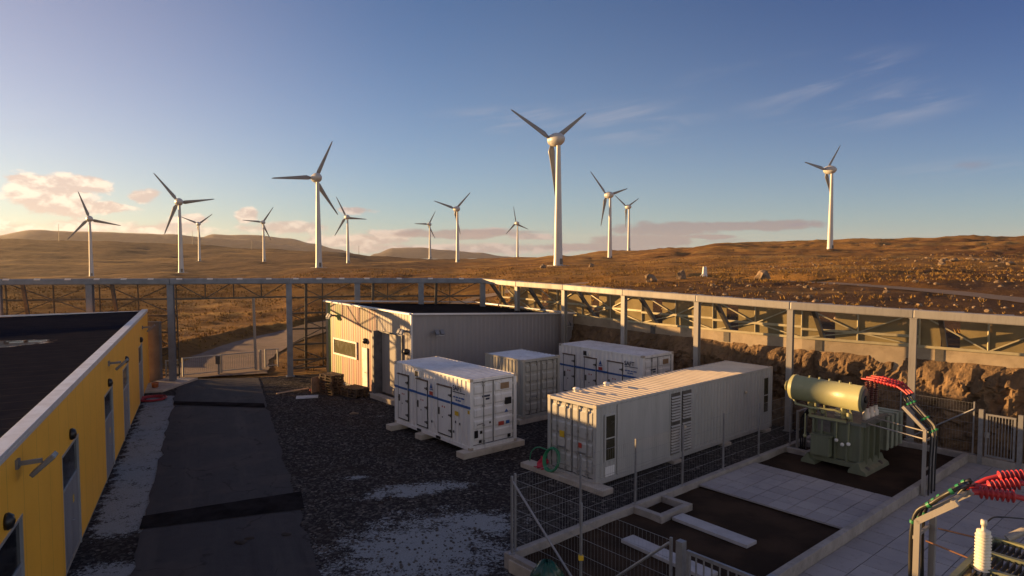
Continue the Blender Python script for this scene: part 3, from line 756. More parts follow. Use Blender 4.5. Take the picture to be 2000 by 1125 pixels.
# ------------------------------------------------------------------ yellow building
YRZ = math.atan2(YN.y, YN.x)
def make_yellow():
    t = thing("yellow_building", "low yellow building with dark flat roof and narrow grey doors beside the asphalt road", "building", yb(8, 0), YRZ)
    m = bpy.data.materials.new("yellow cladding"); m.use_nodes = True
    N = NT(m.node_tree); b = m.node_tree.nodes['Principled BSDF']; L = m.node_tree.links
    O = N.n('ShaderNodeTexCoord').outputs['Object']
    sep = N.n('ShaderNodeSeparateXYZ'); L.new(O, sep.inputs[0])
    seam = N.m('ABSOLUTE', N.m('SUBTRACT', N.m('FRACT', N.m('DIVIDE', sep.outputs[1], 1.2)), .5))
    s2 = N.ss(seam, .486, .494)
    c = N.mix(N.ss(N.noise(O, .8, 5, .6), .3, .7), (.92, .455, .04), (.86, .42, .036))
    c = N.mix(N.m('MULTIPLY', N.ss(N.noise(O, 3, 5, .7), .55, .8), .25), c, (.36, .2, .05))
    c = N.mix(N.m('MULTIPLY', s2, .55), c, (.25, .13, .03))
    L.new(c, b.inputs['Base Color']); b.inputs['Roughness'].default_value = .5
    bp = N.n('ShaderNodeBump'); bp.inputs['Strength'].default_value = .4; bp.inputs['Distance'].default_value = .02; bp.invert = True
    L.new(s2, bp.inputs['Height']); L.new(bp.outputs[0], b.inputs['Normal'])
    L0, L1, WID, ZT = -22.0, 19.6, 9.5, 4.62          # along-wall extent measured from the empty (s = local y + 8)
    doors = [-5.4, 1.0, 8.75, 14.6, 22.1]
    cuts = [(d - 8 - 1.2, d - 8 + 1.2) for d in doors]
    # right wall with door openings, as panels between them
    mb = MB(); y = L0
    for a, b_ in cuts:
        mb.box((-.25, y, .12), (0, a, ZT)); mb.box((-.25, a, 3.15), (0, b_, ZT)); y = b_
    mb.box((-.25, y, .12), (0, L1, ZT))
    mb.box((-WID, L1 - .25, .12), (-.25, L1, ZT - .12)); mb.box((-WID, L0, .12), (-WID + .25, L1 - .25, ZT - .2)); mb.box((-WID + .25, L0, .12), (-.25, L0 + .25, ZT - .12))
    mb.build("wall", m, t, local=True)
    mb = MB(); mb.box((-.22, L0 + .02, 0), (-.03, L1 - .02, .12)); mb.build("plinth", CONCD, t, local=True)
    rm = bpy.data.materials.new("bitumen roof"); rm.use_nodes = True
    N = NT(rm.node_tree); b = rm.node_tree.nodes['Principled BSDF']; L = rm.node_tree.links
    O = N.n('ShaderNodeTexCoord').outputs['Object']; sep = N.n('ShaderNodeSeparateXYZ'); L.new(O, sep.inputs[0])
    lap = N.m('ABSOLUTE', N.m('SUBTRACT', N.m('FRACT', N.m('DIVIDE', sep.outputs[1], 1.0)), .5))
    c = N.mix(N.ss(N.noise(O, 1.5, 5, .6), .3, .7), (.014, .016, .025), (.020, .021, .030))
    c = N.mix(N.m('MULTIPLY', N.ss(lap, .46, .49), .6), c, (.05, .045, .043))
    # standing water with a pale ragged rim
    px_ = N.m('DIVIDE', N.m('ADD', sep.outputs[0], 5.2), 2.9); py_ = N.m('DIVIDE', N.m('SUBTRACT', sep.outputs[1], 5.2), 1.5)
    dd = N.m('SUBTRACT', 1.0, N.m('SQRT', N.m('ADD', N.m('MULTIPLY', px_, px_), N.m('MULTIPLY', py_, py_))))
    rag = N.m('ADD', dd, N.m('MULTIPLY', N.m('SUBTRACT', N.noise(O, 1.3, 6, .7), .5), .9))
    wet = N.ss(rag, .12, .2); rim = N.m('SUBTRACT', N.ss(rag, .0, .1), N.ss(rag, .16, .26))
    rim = N.m('MULTIPLY', rim, N.ss(N.noise(O, 4, 3), .45, .6))
    c = N.mix(N.m('MULTIPLY', rim, .6, clamp=True), c, (.30, .24, .18))
    L.new(c, b.inputs['Base Color']); N.put(b.inputs['Roughness'], N.m('SUBTRACT', .85, N.m('MULTIPLY', wet, .82)))
    N.put(b.inputs['Specular IOR Level'], N.m('MULTIPLY', wet, .5))
    mb = MB(); vs = []
    mb.add([(-.3, L0 + .02, ZT - .02), (-.3, L1 - .28, ZT - .02), (-WID + .05, L1 - .28, ZT - .14), (-WID + .05, L0 + .02, ZT - .14),
            (-.3, L0 + .02, ZT - .2), (-.3, L1 - .28, ZT - .2), (-WID + .05, L1 - .28, ZT - .32), (-WID + .05, L0 + .02, ZT - .32)],
           [(0, 1, 2, 3), (7, 6, 5, 4), (0, 4, 5, 1), (1, 5, 6, 2), (2, 6, 7, 3), (3, 7, 4, 0)])
    mb.build("roof", rm, t, local=True)
    trim = mat("pale roof flashing", (.62, .62, .64), .4, .3, .08, 2)
    mb = MB(); mb.box((-.30, L0 - .02, ZT + .0), (.03, L1 + .03, ZT + .07)); mb.box((.004, L0 - .02, ZT - .10), (.03, L1 + .03, ZT))
    mb.box((-WID, L1 - .27, ZT - .1), (-.30, L1 + .03, ZT - .02)); mb.build("roof_flashing", trim, t, local=True, bevel=.01)
    dg = mat("grey door paint", (.25, .25, .27), .5, .1, .1, 2, dirt=.15, streak=True)
    fr = mat("door frame aluminium", (.45, .46, .48), .4, .5, .08, 3)
    lampg = mat("grey lamp housing", (.22, .22, .23), .45, .4)
    for di, (a, b_) in enumerate(cuts):
        d = MB(); d.box((-.10, a + .05, .06), (-.04, (a + b_) / 2 - .006, 2.12)); d.box((-.10, (a + b_) / 2 + .006, .06), (-.04, b_ - .05, 2.12))
        do = d.build("door", dg, t, local=True)
        h = MB(); h.tube([(-.04, (a + b_) / 2 + .10, 1.05), (.02, (a + b_) / 2 + .10, 1.05), (.02, (a + b_) / 2 + .24, 1.05)], .014, 6); h.build("handle", GALV, do, local=True)
        s_ = MB(); s_.box((-.039, (a + b_) / 2 + .3, 1.45), (-.035, (a + b_) / 2 + .48, 1.65)); s_.build("warning_sign", YEL, do, local=True)
        g = MB(); g.box((-.10, a + .05, 2.17), (-.05, b_ - .05, 3.10)); g.build("transom_window", GLASSD, t, local=True)
        f = MB()
        for y0, y1 in ((a, a + .05), (b_ - .05, b_)): f.box((-.2, y0, 0), (.004, y1, 3.15))
        f.box((-.2, a + .05, 3.10), (.02, b_ - .05, 3.15)); f.box((-.2, a + .05, 2.12), (-.03, b_ - .05, 2.17)); f.build("door_frame", fr, t, local=True)
        c = (a + b_) / 2
        l = MB(); l.lathe([(0, .02), (0, .15), (.05, .16), (.12, .12), (.15, .03)], (0, c, 3.42), (1, 0, 0), 14)
        l.build("bulkhead_lamp", BLACK, t, local=True)
    for s_, z in ((-4.5, 4.22), (8.9, 4.12), (23.6, 3.95)):
        y = s_ - 8
        l = MB(); l.box((0, y - .1, z - .09), (.05, y + .1, z + .09)); l.beam((.05, y, z), (.42, y, z + .02), .06, .08)
        arm = l.build("floodlight_arm", lampg, t, local=True)
        l = MB(); d = Vector((.40, .0, .36)).normalized(); c = Vector((.46, y, z - .05))
        l.beam(c - d * .28, c + d * .24, .34, .09, up=(-.67, 0, .74))
        l.build("floodlight", lampg, t, local=True, bevel=.015)
make_yellow()

# ------------------------------------------------------------------ grey building
GC = Vector((-5.3, 35.3)); GU = Vector((-.64, .768)).normalized(); GV = Vector((GU.y, -GU.x)).normalized()   # near corner, along left wall, along front wall
GLEN, GFR = 10.6, 12.0
def gp(u, v, z): q = GC + GU * u + GV * v; return Vector((q.x, q.y, z))
def make_grey():
    t = thing("grey_building", "grey metal clad building with dark roof and a tall sliding door behind the white containers", "building", gp(0, 0, 0), 0)
    def ztop(u, v): return 4.98 - .66 * v / GFR + .1 * u / GLEN
    front = mat("grey profiled cladding", (.25, .235, .24), .5, .1, .06, 1.2, streak=True, dirt=.1)
    m = bpy.data.materials.new("striped side cladding"); m.use_nodes = True
    N = NT(m.node_tree); b = m.node_tree.nodes['Principled BSDF']; L = m.node_tree.links
    O = N.n('ShaderNodeTexCoord').outputs['Object']; sep = N.n('ShaderNodeSeparateXYZ'); L.new(O, sep.inputs[0])
    u = N.m('ADD', N.m('MULTIPLY', sep.outputs[0], GU.x), N.m('MULTIPLY', sep.outputs[1], GU.y))
    st = N.m('FLOOR', N.m('MULTIPLY', u, 3.6)); wn = N.n('ShaderNodeTexWhiteNoise', noise_dimensions='1D'); L.new(st, wn.inputs['W'])
    cr = N.n('ShaderNodeValToRGB'); L.new(wn.outputs[0], cr.inputs[0]); e = cr.color_ramp; e.interpolation = 'CONSTANT'
    e.elements[0].color = (.27, .19, .10, 1); e.elements[1].position = .25; e.elements[1].color = (.30, .13, .11, 1)
    for p, c_ in ((.5, (.19, .23, .065, 1)), (.75, (.28, .21, .15, 1))): x = e.elements.new(p); x.color = c_
    c = N.mix(N.ss(u, 3.4, 4.2), (.33, .29, .26), cr.outputs[0])
    L.new(c, b.inputs['Base Color']); b.inputs['Roughness'].default_value = .5
    # profiled sheeting as geometry
    def sheeting(mb, f, length, out, pitch=.30, depth=.03, cut=None):
        n = int(length / pitch)
        for i in range(n + 1):
            a = i * pitch; b_ = min(length, a + pitch)
            if b_ - a < .02: continue
            prof = [(a, 0), (a + pitch * .32, 0), (a + pitch * .42, depth), (a + pitch * .9, depth), (b_, 0)]
            prof = [(min(x, length), d) for x, d in prof]
            for (x0, d0), (x1, d1) in zip(prof, prof[1:]):
                if x1 - x0 < 1e-5: continue
                for lo, hi in cut(x0, x1) if cut else [(0.15, None)]:
                    p0, p1 = f(x0, d0), f(x1, d1)
                    z0t = hi if hi else None
                    mb.add([(p0.x, p0.y, lo), (p1.x, p1.y, lo), (p1.x, p1.y, hi or p1.z), (p0.x, p0.y, hi or p0.z)], [(0, 1, 2, 3)])
    fl = MB(); sheeting(fl, lambda x, d: gp(-d * .35 - .005, x, 0).to_3d() * 1 + Vector((0, 0, ztop(0, x))), GFR, 1)
    fl.build("front_wall", front, t)
    def cutl(x0, x1):
        if x0 >= .9 - 1e-4 and x1 <= 3.4 + .11: return [(3.75, None)]
        return [(.15, None)]
    sl = MB(); sheeting(sl, lambda x, d: gp(x, -d * .4 - .005, 0) + Vector((0, 0, ztop(x, 0))), GLEN, 1, cut=cutl)
    sl.build("side_wall", m, t)
    core = MB()
    core.add([gp(0.03, .45, .0), gp(.03, GFR, 0), gp(GLEN, GFR, 0), gp(GLEN, .45, 0), gp(.03, .45, ztop(0, .4) - .25), gp(.03, GFR, ztop(0, GFR) - .25), gp(GLEN, GFR, ztop(GLEN, GFR) - .25), gp(GLEN, .45, ztop(GLEN, .4) - .25)],
             [(0, 1, 5, 4), (1, 2, 6, 5), (2, 3, 7, 6), (3, 0, 4, 7)])
    core.build("back_wall", front, t)
    pl = MB(); pl.poly([gp(-.08, -.08, 0), gp(-.08, GFR, 0), gp(0.0, GFR, 0), gp(.0, .0, 0), gp(GLEN, 0, 0), gp(GLEN, -.08, 0)], 0, .16); pl.build("plinth", CONCD, t)
    rm = mat("dark roof felt", (.020, .020, .022), .9, 0, .2, 1.5, spec=0.0)
    rf = MB(); ins = .2
    q = [(ins, ins), (ins, GFR - ins), (GLEN - ins, GFR - ins), (GLEN - ins, ins)]
    rf.add([gp(a, b_, ztop(a, b_) - .10) for a, b_ in q], [(0, 1, 2, 3)]); rf.build("roof", rm, t)
    trim = mat("pale roof flashing", (.62, .62, .64), .4, .3)
    tr = MB()
    cs = [(-.05, -.05), (-.05, GFR + .05), (GLEN + .05, GFR + .05), (GLEN + .05, -.05)]
    for (a, b_), (c_, d) in zip(cs, cs[1:] + cs[:1]): tr.beam(gp(a, b_, ztop(a, b_) + .02), gp(c_, d, ztop(c_, d) + .02), .26, .08)
    tr.build("roof_flashing", trim, t)
    cn = MB(); cn.beam(gp(-.05, -.05, .16), gp(-.05, -.05, ztop(0, 0) - .03), .09, .09, up=(GU.x, GU.y, 0)); cn.build("corner_trim", trim, t)
    # sliding door with deep frame
    grey = mat("door grey", (.40, .37, .34), .5, .1, .1, 2, streak=True, dirt=.15)
    d = MB(); M = Matrix.Translation((GC.x, GC.y, 0)) @ Matrix(((GU.x, GV.x, 0, 0), (GU.y, GV.y, 0, 0), (0, 0, 1, 0), (0, 0, 0, 1)))
    d.box((.95, .10, .3), (3.40, .2, 3.72), M); do = d.build("sliding_door", grey, t)
    f = MB(); f.box((.86, -.10, .16), (.94, .3, 3.82), M); f.box((3.42, -.42, .16), (3.60, .3, 3.82), M); f.box((.94, -.10, 3.74), (3.42, .3, 3.82), M)
    f.build("door_frame", mat("dark door frame", (.16, .16, .17), .5, .3), t)
    s = MB(); s.box((.6, -.55, 0), (3.7, -.1, .26), M); s.build("door_sill", CONC, t, bevel=.015)
    wn_ = MB(); wn_.box((6.3, -.06, 1.9), (9.3, -.03, 2.75), M); wn_.build("window", mat("dusty window glass", (.10, .09, .045), .2), t)
    f = MB()
    for lo, hi in (((6.2, -.09, 1.8), (9.4, -.02, 1.9)), ((6.2, -.09, 2.75), (9.4, -.02, 2.86)), ((6.2, -.09, 1.9), (6.3, -.02, 2.75)), ((9.3, -.09, 1.9), (9.4, -.02, 2.75))): f.box(lo, hi, M)
    f.build("window_frame", mat("white frame", (.8, .78, .74), .5), t)
    f = MB(); f.box((4.85, -.10, .2), (5.45, -.035, 2.65), M); nd = f.build("narrow_door", mat("white frame", (.8, .78, .74), .5), t)
    h = MB(); h.beam(M @ Vector((4.95, -.14, 1.2)), M @ Vector((5.1, -.14, 1.2)), .02); h.build("handle", BLACK, nd)
    def wall_lamp(u, v, z, nx):
        l = MB()
        o = gp(u, v, z); n = (GV * -1 if nx == 's' else GU * -1); n3 = Vector((n.x, n.y, 0)); sd = Vector((-n.y, n.x, 0))
        l.beam(o, o + n3 * .3, .09, .12)
        for k in (-1, 1):
            c = o + n3 * .34 + sd * .16 * k; l.beam(c + Vector((0, 0, .12)) - n3 * .02, c - Vector((0, 0, .12)) + n3 * .12, .22, .1)
        l.build("floodlight", mat("grey lamp housing", (.22, .22, .23), .45, .4), t)
        g = MB(); c = o + n3 * .45 - Vector((0, 0, .16)); g.beam(c - sd * .24, c + sd * .24, .1, .02); g.build("lamp_glass", mat("lamp lens", (.7, .7, .72), .15), t)
    wall_lamp(9.3, 0, 4.25, 's'); wall_lamp(1.1 - .6, 0, 4.05, 's'); wall_lamp(0, 1.5, 3.95, 'f'); wall_lamp(0, 11.3, 3.75, 'f')
    for u, z in ((5.1, 3.05), (.45, 2.95)):
        l = MB(); q = gp(u, -.03, z); l.lathe([(0, .17), (.1, .17), (.18, .1), (.2, .01)], q, (-GV.x, -GV.y, 0), 14); l.build("bulkhead_lamp", BLACK, t)
make_grey()

# ------------------------------------------------------------------ containers
def text_mesh(txt, size, M, name, m, parent, bold=.0):
    c = bpy.data.curves.new(name, 'FONT'); c.body = txt; c.size = size; c.extrude = .0015; c.offset = bold; c.align_x = 'LEFT'
    o = bpy.data.objects.new(name, c); COL.objects.link(o)
    bpy.context.view_layer.update()
    me = bpy.data.meshes.new_from_object(o.evaluated_get(bpy.context.evaluated_depsgraph_get()))
    bpy.data.objects.remove(o); me.transform(M); me.materials.clear(); me.materials.append(m)
    r = bpy.data.objects.new(name, me); COL.objects.link(r); r.parent = parent
    return r
def corrug(mb, p, q, n, z0, z1, pitch=.28, depth=.034, skip=()):
    """vertical trapezoid ribs from p to q, recessed on the n side"""
    p = Vector(p); q = Vector(q); d = (q - p); Lh = d.length; d.normalize(); n = Vector(n)
    k = max(1, round(Lh / pitch)); pt = Lh / k; prof = []
    for i in range(k):
        a = i * pt; prof += [(a, 0), (a + pt * .3, 0), (a + pt * .5, depth), (a + pt * .8, depth)]
    prof.append((Lh, 0))
    vs = []
    for x, e in prof: c = p + d * x - n * e; vs += [(c.x, c.y, z0), (c.x, c.y, z1)]
    mb.add(vs, [(2 * i, 2 * i + 2, 2 * i + 3, 2 * i + 1) for i in range(len(prof) - 1)])
def container(label, loc, rz, Lc, H, m, roofm, kind, vis_side):
    """local frame: x along the length with the doors at x = Lc, y across, vis_side 0: face y=0, 1: face y=W"""
    Wc = 2.438
    t = thing("shipping_container", label, "container", loc, rz)
    f = MB(); c = .15
    for x in (0, Lc - c):
        for y in (0, Wc - c): f.box((x, y, 0.0), (x + c, y + c, H))
    for y in (0, Wc - .09):
        f.box((c, y, .0), (Lc - c, y + .09, .16)); f.box((c, y + .01, H - .09), (Lc - c, y + .08, H - .01))
    for x in (0, Lc - .1):
        f.box((x, c, .0), (x + .1, Wc - c, .16)); f.box((x, c, H - .13), (x + .1, Wc - c, H - .01))
    f.build("frame", m, t, local=True, bevel=.008)
    for x in (-.005, Lc - .173):
        for y in (-.005, Wc - .157):
            for z in (-.006, H - .112): k = MB(); k.box((x, y, z), (x + .178, y + .162, z + .118)); k.build("corner_casting", mat("corner casting steel", (.50, .44, .36), .5, .2, .2, 6, dirt=.4), t, local=True, bevel=.01)
    b = MB(); pit = .28 if kind != 'long' else .235
    if not (kind == 'energy'):
        corrug(b, (c, .02, 0), (Lc - c, .02, 0), (0, -1, 0), .16, H - .09, pit)
    else:
        corrug(b, (c, .02, 0), (Lc - c, .02, 0), (0, -1, 0), .16, H - .09, .30, .03)
    corrug(b, (c, Wc - .02, 0), (Lc - c, Wc - .02, 0), (0, 1, 0), .16, H - .09, pit)
    corrug(b, (.03, c, 0), (.03, Wc - c, 0), (-1, 0, 0), .16, H - .13)
    b.add([(.1, .1, .14), (Lc - .1, .1, .14), (Lc - .1, Wc - .1, .14), (.1, Wc - .1, .14)], [(0, 3, 2, 1)])
    b.build("walls", m, t, local=True)
    r = MB(); n = max(4, round(Lc / .30)); vs = []; fs = []
    for i in range(n):
        a = .12 + (Lc - .24) * i / n; pt = (Lc - .24) / n
        for x, e in ((a, 0), (a + pt * .35, 0), (a + pt * .5, .028), (a + pt * .85, .028)): vs += [(x, .08, H - .014 - e), (x, Wc - .08, H - .014 - e)]
    vs += [(Lc - .12, .08, H - .014), (Lc - .12, Wc - .08, H - .014)]
    r.add(vs, [(2 * i, 2 * i + 1, 2 * i + 3, 2 * i + 2) for i in range(len(vs) // 2 - 1)]); r.build("roof", roofm, t, local=True)
    # end doors
    gasket = mat("door gasket", (.05, .05, .05), .7)
    x = Lc - .06
    for i, (y0, y1) in enumerate(((.16, Wc / 2 - .008), (Wc / 2 + .008, Wc - .16))):
        d = MB(); d.box((x - .05, y0, .17), (x, y1, H - .14))
        rows = 4 if kind == 'long' else 5; hh = (H - .14 - .17 - .2) / rows
        for j in range(rows):
            z0 = .27 + j * hh
            a, b_ = y0 + .07, y1 - .07
            vs = [(x + .001, a, z0 + .06), (x + .001, b_, z0 + .06), (x + .034, b_, z0 + .13), (x + .034, a, z0 + .13), (x + .034, b_, z0 + hh - .10), (x + .034, a, z0 + hh - .10), (x + .001, b_, z0 + hh - .03), (x + .001, a, z0 + hh - .03)]
            d.add(vs, [(0, 1, 2, 3), (3, 2, 4, 5), (5, 4, 6, 7), (0, 3, 5, 7), (1, 6, 4, 2)])
        do = d.build("door", m, t, local=True)
        g = MB(); g.box((x + .0015, y0, .17), (x + .004, y0 + .022, H - .14)); g.box((x + .0015, y1 - .022, .17), (x + .004, y1, H - .14)); g.box((x + .0015, y0, H - .17), (x + .004, y1, H - .145)); g.box((x + .0015, y0, .172), (x + .004, y1, .195))
        g.build("gasket", gasket, do, local=True)
        if kind != 'energy' or i == 0:
            for yy in ((y0 + .33, y1 - .28) if kind != 'energy' else ((y0 + y1) / 2,)):
                l = MB(); l.cyl((x + .06, yy, .20), (x + .06, yy, H - .17), .019, seg=8)
                for z in (.3, .95, 1.75, H - .3): l.box((x + .03, yy - .04, z - .035), (x + .085, yy + .04, z + .035))
                l.box((x + .04, yy - .045, .17), (x + .09, yy + .045, .24)); l.box((x + .04, yy - .045, H - .2), (x + .09, yy + .045, H - .13))
                lo = l.build("lock_rod", mat("lock rod steel", (.36, .35, .33), .45, .4), do, local=True)
                h = MB(); h.beam((x + .09, yy - .02, 1.05), (x + .09, yy + .36 * (1 if yy < (y0 + y1) / 2 else -1), 1.02), .02, .035); h.build("lock_handle", GALV, lo, local=True)
        h = MB(); ye = y0 - .02 if i == 0 else y1 + .02
        for z in (.45, 1.1, 1.85, H - .4): h.box((x - .02, ye - .04, z - .05), (x + .02, ye + .04, z + .05))
        h.build("hinges", m, do, local=True)
    return t
WC = 2.438
def lab(mb, x0, x1, y, z0, z1): mb.box((x0, y, z0), (x1, y + .004, z1))
def energy_fit(t, Lc, H, m):
    """the side with three service doors (y = 0), stripe, vent, lettering and end panel details"""
    dk = mat("hinge steel", (.12, .11, .10), .5, .3)
    xs = [(.42, 1.22), (2.05, 2.85), (3.75, 4.70)]
    for (a, b_) in xs:
        d = MB(); d.box((a, -.022, .32), (b_, .03, H - .55)); do = d.build("service_door", m, t, local=True, bevel=.006)
        fr = MB()
        fr.box((a - .045, -.012, .27), (a - .006, .02, H - .50)); fr.box((b_ + .006, -.012, .27), (b_ + .045, .02, H - .50)); fr.box((a - .006, -.012, .27), (b_ + .006, .02, .314))
        fr.build("door_gasket", mat("door gasket", (.05, .05, .05), .7), do, local=True)
        cp = MB(); cp.box((a - .06, -.07, H - .535), (b_ + .06, .02, H - .49)); cp.build("rain_canopy", mat("rusty drip rail", (.16, .10, .07), .7, .1, .3, 8), do, local=True)
        hg = MB()
        for z in (.55, 1.2, H - .85): hg.box((b_ - .16, -.045, z - .03), (b_ + .03, -.02, z + .03)); hg.box((b_ - .02, -.055, z - .06), (b_ + .03, -.02, z + .06))
        hg.build("hinges", dk, do, local=True)
        hd = MB(); hd.box((a + .05, -.06, 1.12), (a + .13, -.02, 1.42)); hd.cyl((a + .09, -.06, 1.3), (a + .09, -.09, 1.3), .025, seg=8); hd.build("handle", dk, do, local=True)
        st = MB(); lab(st, a + .30, a + .37, -.027, 1.45, 1.52); lab(st, a + .46, a + .53, -.027, 1.45, 1.52); st.build("warning_sign", REDST, do, local=True)
        st = MB(); lab(st, a + .3, a + .36, -.027, 1.0, 1.06); st.build("keyhole", BLACK, do, local=True)
    # blue stripe in pieces that sit on the sheet and on the doors
    s = MB(); edges = [.0]
    for a, b_ in xs: edges += [a, b_]
    edges.append(Lc)
    for i in range(len(edges) - 1):
        y = -.026 if i % 2 == 1 else -.009
        s.box((edges[i], y, 1.70), (edges[i + 1], y + (.004 if i % 2 else .03), 1.80))
    s.build("blue_stripe", BLUE, t, local=True)
    v = MB(); v.box((1.98, -.10, H - .42), (2.36, .02, H - .14)); vo = v.build("vent_hood", m, t, local=True, bevel=.01)
    v = MB(); v.box((2.02, -.106, H - .40), (2.26, -.10, H - .17)); v.build("vent_opening", BLACK, vo, local=True)
    RX = Matrix.Rotation(R(90), 4, 'X')
    text_mesh("SAFT", .30, Matrix.Translation((4.84, -.012, 2.32)) @ RX, "lettering", NAVY, t, .006)
    s = MB(); lab(s, 4.86, 5.72, -.014, 2.24, 2.275); s.build("lettering_underline", NAVY, t, local=True)
    s = MB()
    for x0, x1, z in ((4.88, 5.02, 2.02), (5.06, 5.22, 2.02), (5.27, 5.40, 2.02), (5.45, 5.66, 2.02), (5.05, 5.16, 1.90), (5.2, 5.42, 1.90)): lab(s, x0, x1, -.014, z, z + .055)
    s.build("small_print", BLUE, t, local=True)
    s = MB(); lab(s, 3.05, 3.33, -.014, 1.82, 1.98); s.build("red_label", REDST, t, local=True)
    s = MB(); s.add([(3.08, -.014, 2.12), (3.30, -.014, 2.12), (3.19, -.014, 2.34)], [(0, 1, 2)]); lab(s, 3.06, 3.34, -.014, 2.05, 2.09); s.build("emblem", BLUE, t, local=True)
    s = MB(); lab(s, 4.98, 5.25, -.014, 1.28, 1.46); s.build("yellow_label", YEL, t, local=True)
    s = MB(); lab(s, Lc - .16, Lc - .02, -.016, 1.50, 1.64); s.build("yellow_label", YEL, t, local=True)
    s = MB()
    for x0, z in ((5.0, .95), (5.3, .92), (4.85, .52), (3.2, .62)): lab(s, x0, x0 + .08, -.014, z, z + .10)
    s.build("inspection_plates", mat("dark plate", (.05, .05, .06), .5), t, local=True)
    for x in (2.0, 3.55): s = MB(); s.box((x, -.012, .02), (x + .35, .05, .135)); s.build("forklift_pocket", BLACK, t, local=True)
    # door end details
    x = Lc - .055
    w = MB(); w.box((x, 1.50, H - .62), (x + .05, 2.08, H - .26)); wo = w.build("end_window_frame", m, t, local=True, bevel=.01)
    w = MB(); w.box((x + .05, 1.56, H - .57), (x + .056, 2.02, H - .31)); w.build("glass", mat("tan window glass", (.30, .20, .12), .25), wo, local=True)
    w = MB(); w.box((x, 1.82, 1.66), (x + .09, 2.12, 1.94)); w.build("end_vent", BLACK, t, local=True)
    w = MB(); w.box((x + .036, .62, H - .80), (x + .04, 1.02, H - .72)); w.box((x + .036, .80, H - .92), (x + .04, 1.0, H - .84)); w.build("end_lettering", NAVY, t, local=True)
    w = MB(); w.box((x + .036, 1.46, .80), (x + .041, 1.76, .97)); w.build("red_label", REDST, t, local=True)
    w = MB(); w.box((x + .036, 1.86, .82), (x + .041, 2.06, .96)); w.add([(x + .038, 1.78, 1.32), (x + .038, 2.0, 1.32), (x + .038, 1.89, 1.46)], [(0, 1, 2)]); w.build("emblem", BLUE, t, local=True)
    w = MB(); w.box((x + .036, .22, .48), (x + .05, .40, .78)); w.box((x + .036, .50, .62), (x + .05, .62, .74)); w.box((x + .036, .45, .24), (x + .05, .58, .36)); w.box((x + .036, .98, .98), (x + .045, 1.06, 1.06)); w.box((x + .036, 1.95, .24), (x + .06, 2.1, .38)); w.build("cable_inlets", BLACK, t, local=True)

TH = R(50.4)
Uv = Vector((-math.cos(TH), math.sin(TH))); Vv = Vector((math.sin(TH), math.cos(TH)))
C1N = Vector((-1.68, 26.67)); C1L = C1N + Uv * 6.06
c1 = container("white container with blue stripe and three service doors standing nearest the road", (C1L.x, C1L.y, .25), -TH, 6.058, 2.9, WHITE, ROOFW, 'energy', 0)
energy_fit(c1, 6.058, 2.9, WHITE)
C3N = Vector((6.52, 33.1)); C3L = C3N + Uv * 6.06
c3 = container("white container with blue stripe at the back right near the rock cutting", (C3L.x, C3L.y, .2), -TH, 6.058, 2.9, WHITE, ROOFW, 'energy', 0)
energy_fit(c3, 6.058, 2.9, WHITE)
C2N = Vector((.52, 31.8)); C2L = C2N + Uv * 2.99
c2 = container("short grey container between the two blue striped white ones", (C2L.x, C2L.y, .25), -TH, 2.99, 2.86, GREYC, ROOFW, 'short', 0)
TH4 = R(49.1); U4 = Vector((-math.cos(TH4), math.sin(TH4))); V4 = Vector((math.sin(TH4), math.cos(TH4)))
C4N = Vector((2.93, 23.02)); C4B = C4N + U4 * WC + V4 * 12.19
c4 = container("long cream grey container with louvres parked along the mesh fence", (C4B.x, C4B.y, .12), math.atan2(-V4.y, -V4.x), 12.19, 2.83, CREAM, mat("cream roof paint", (.72, .62, .47), .5, 0, .08, 1, dirt=.15), 'long', 1)
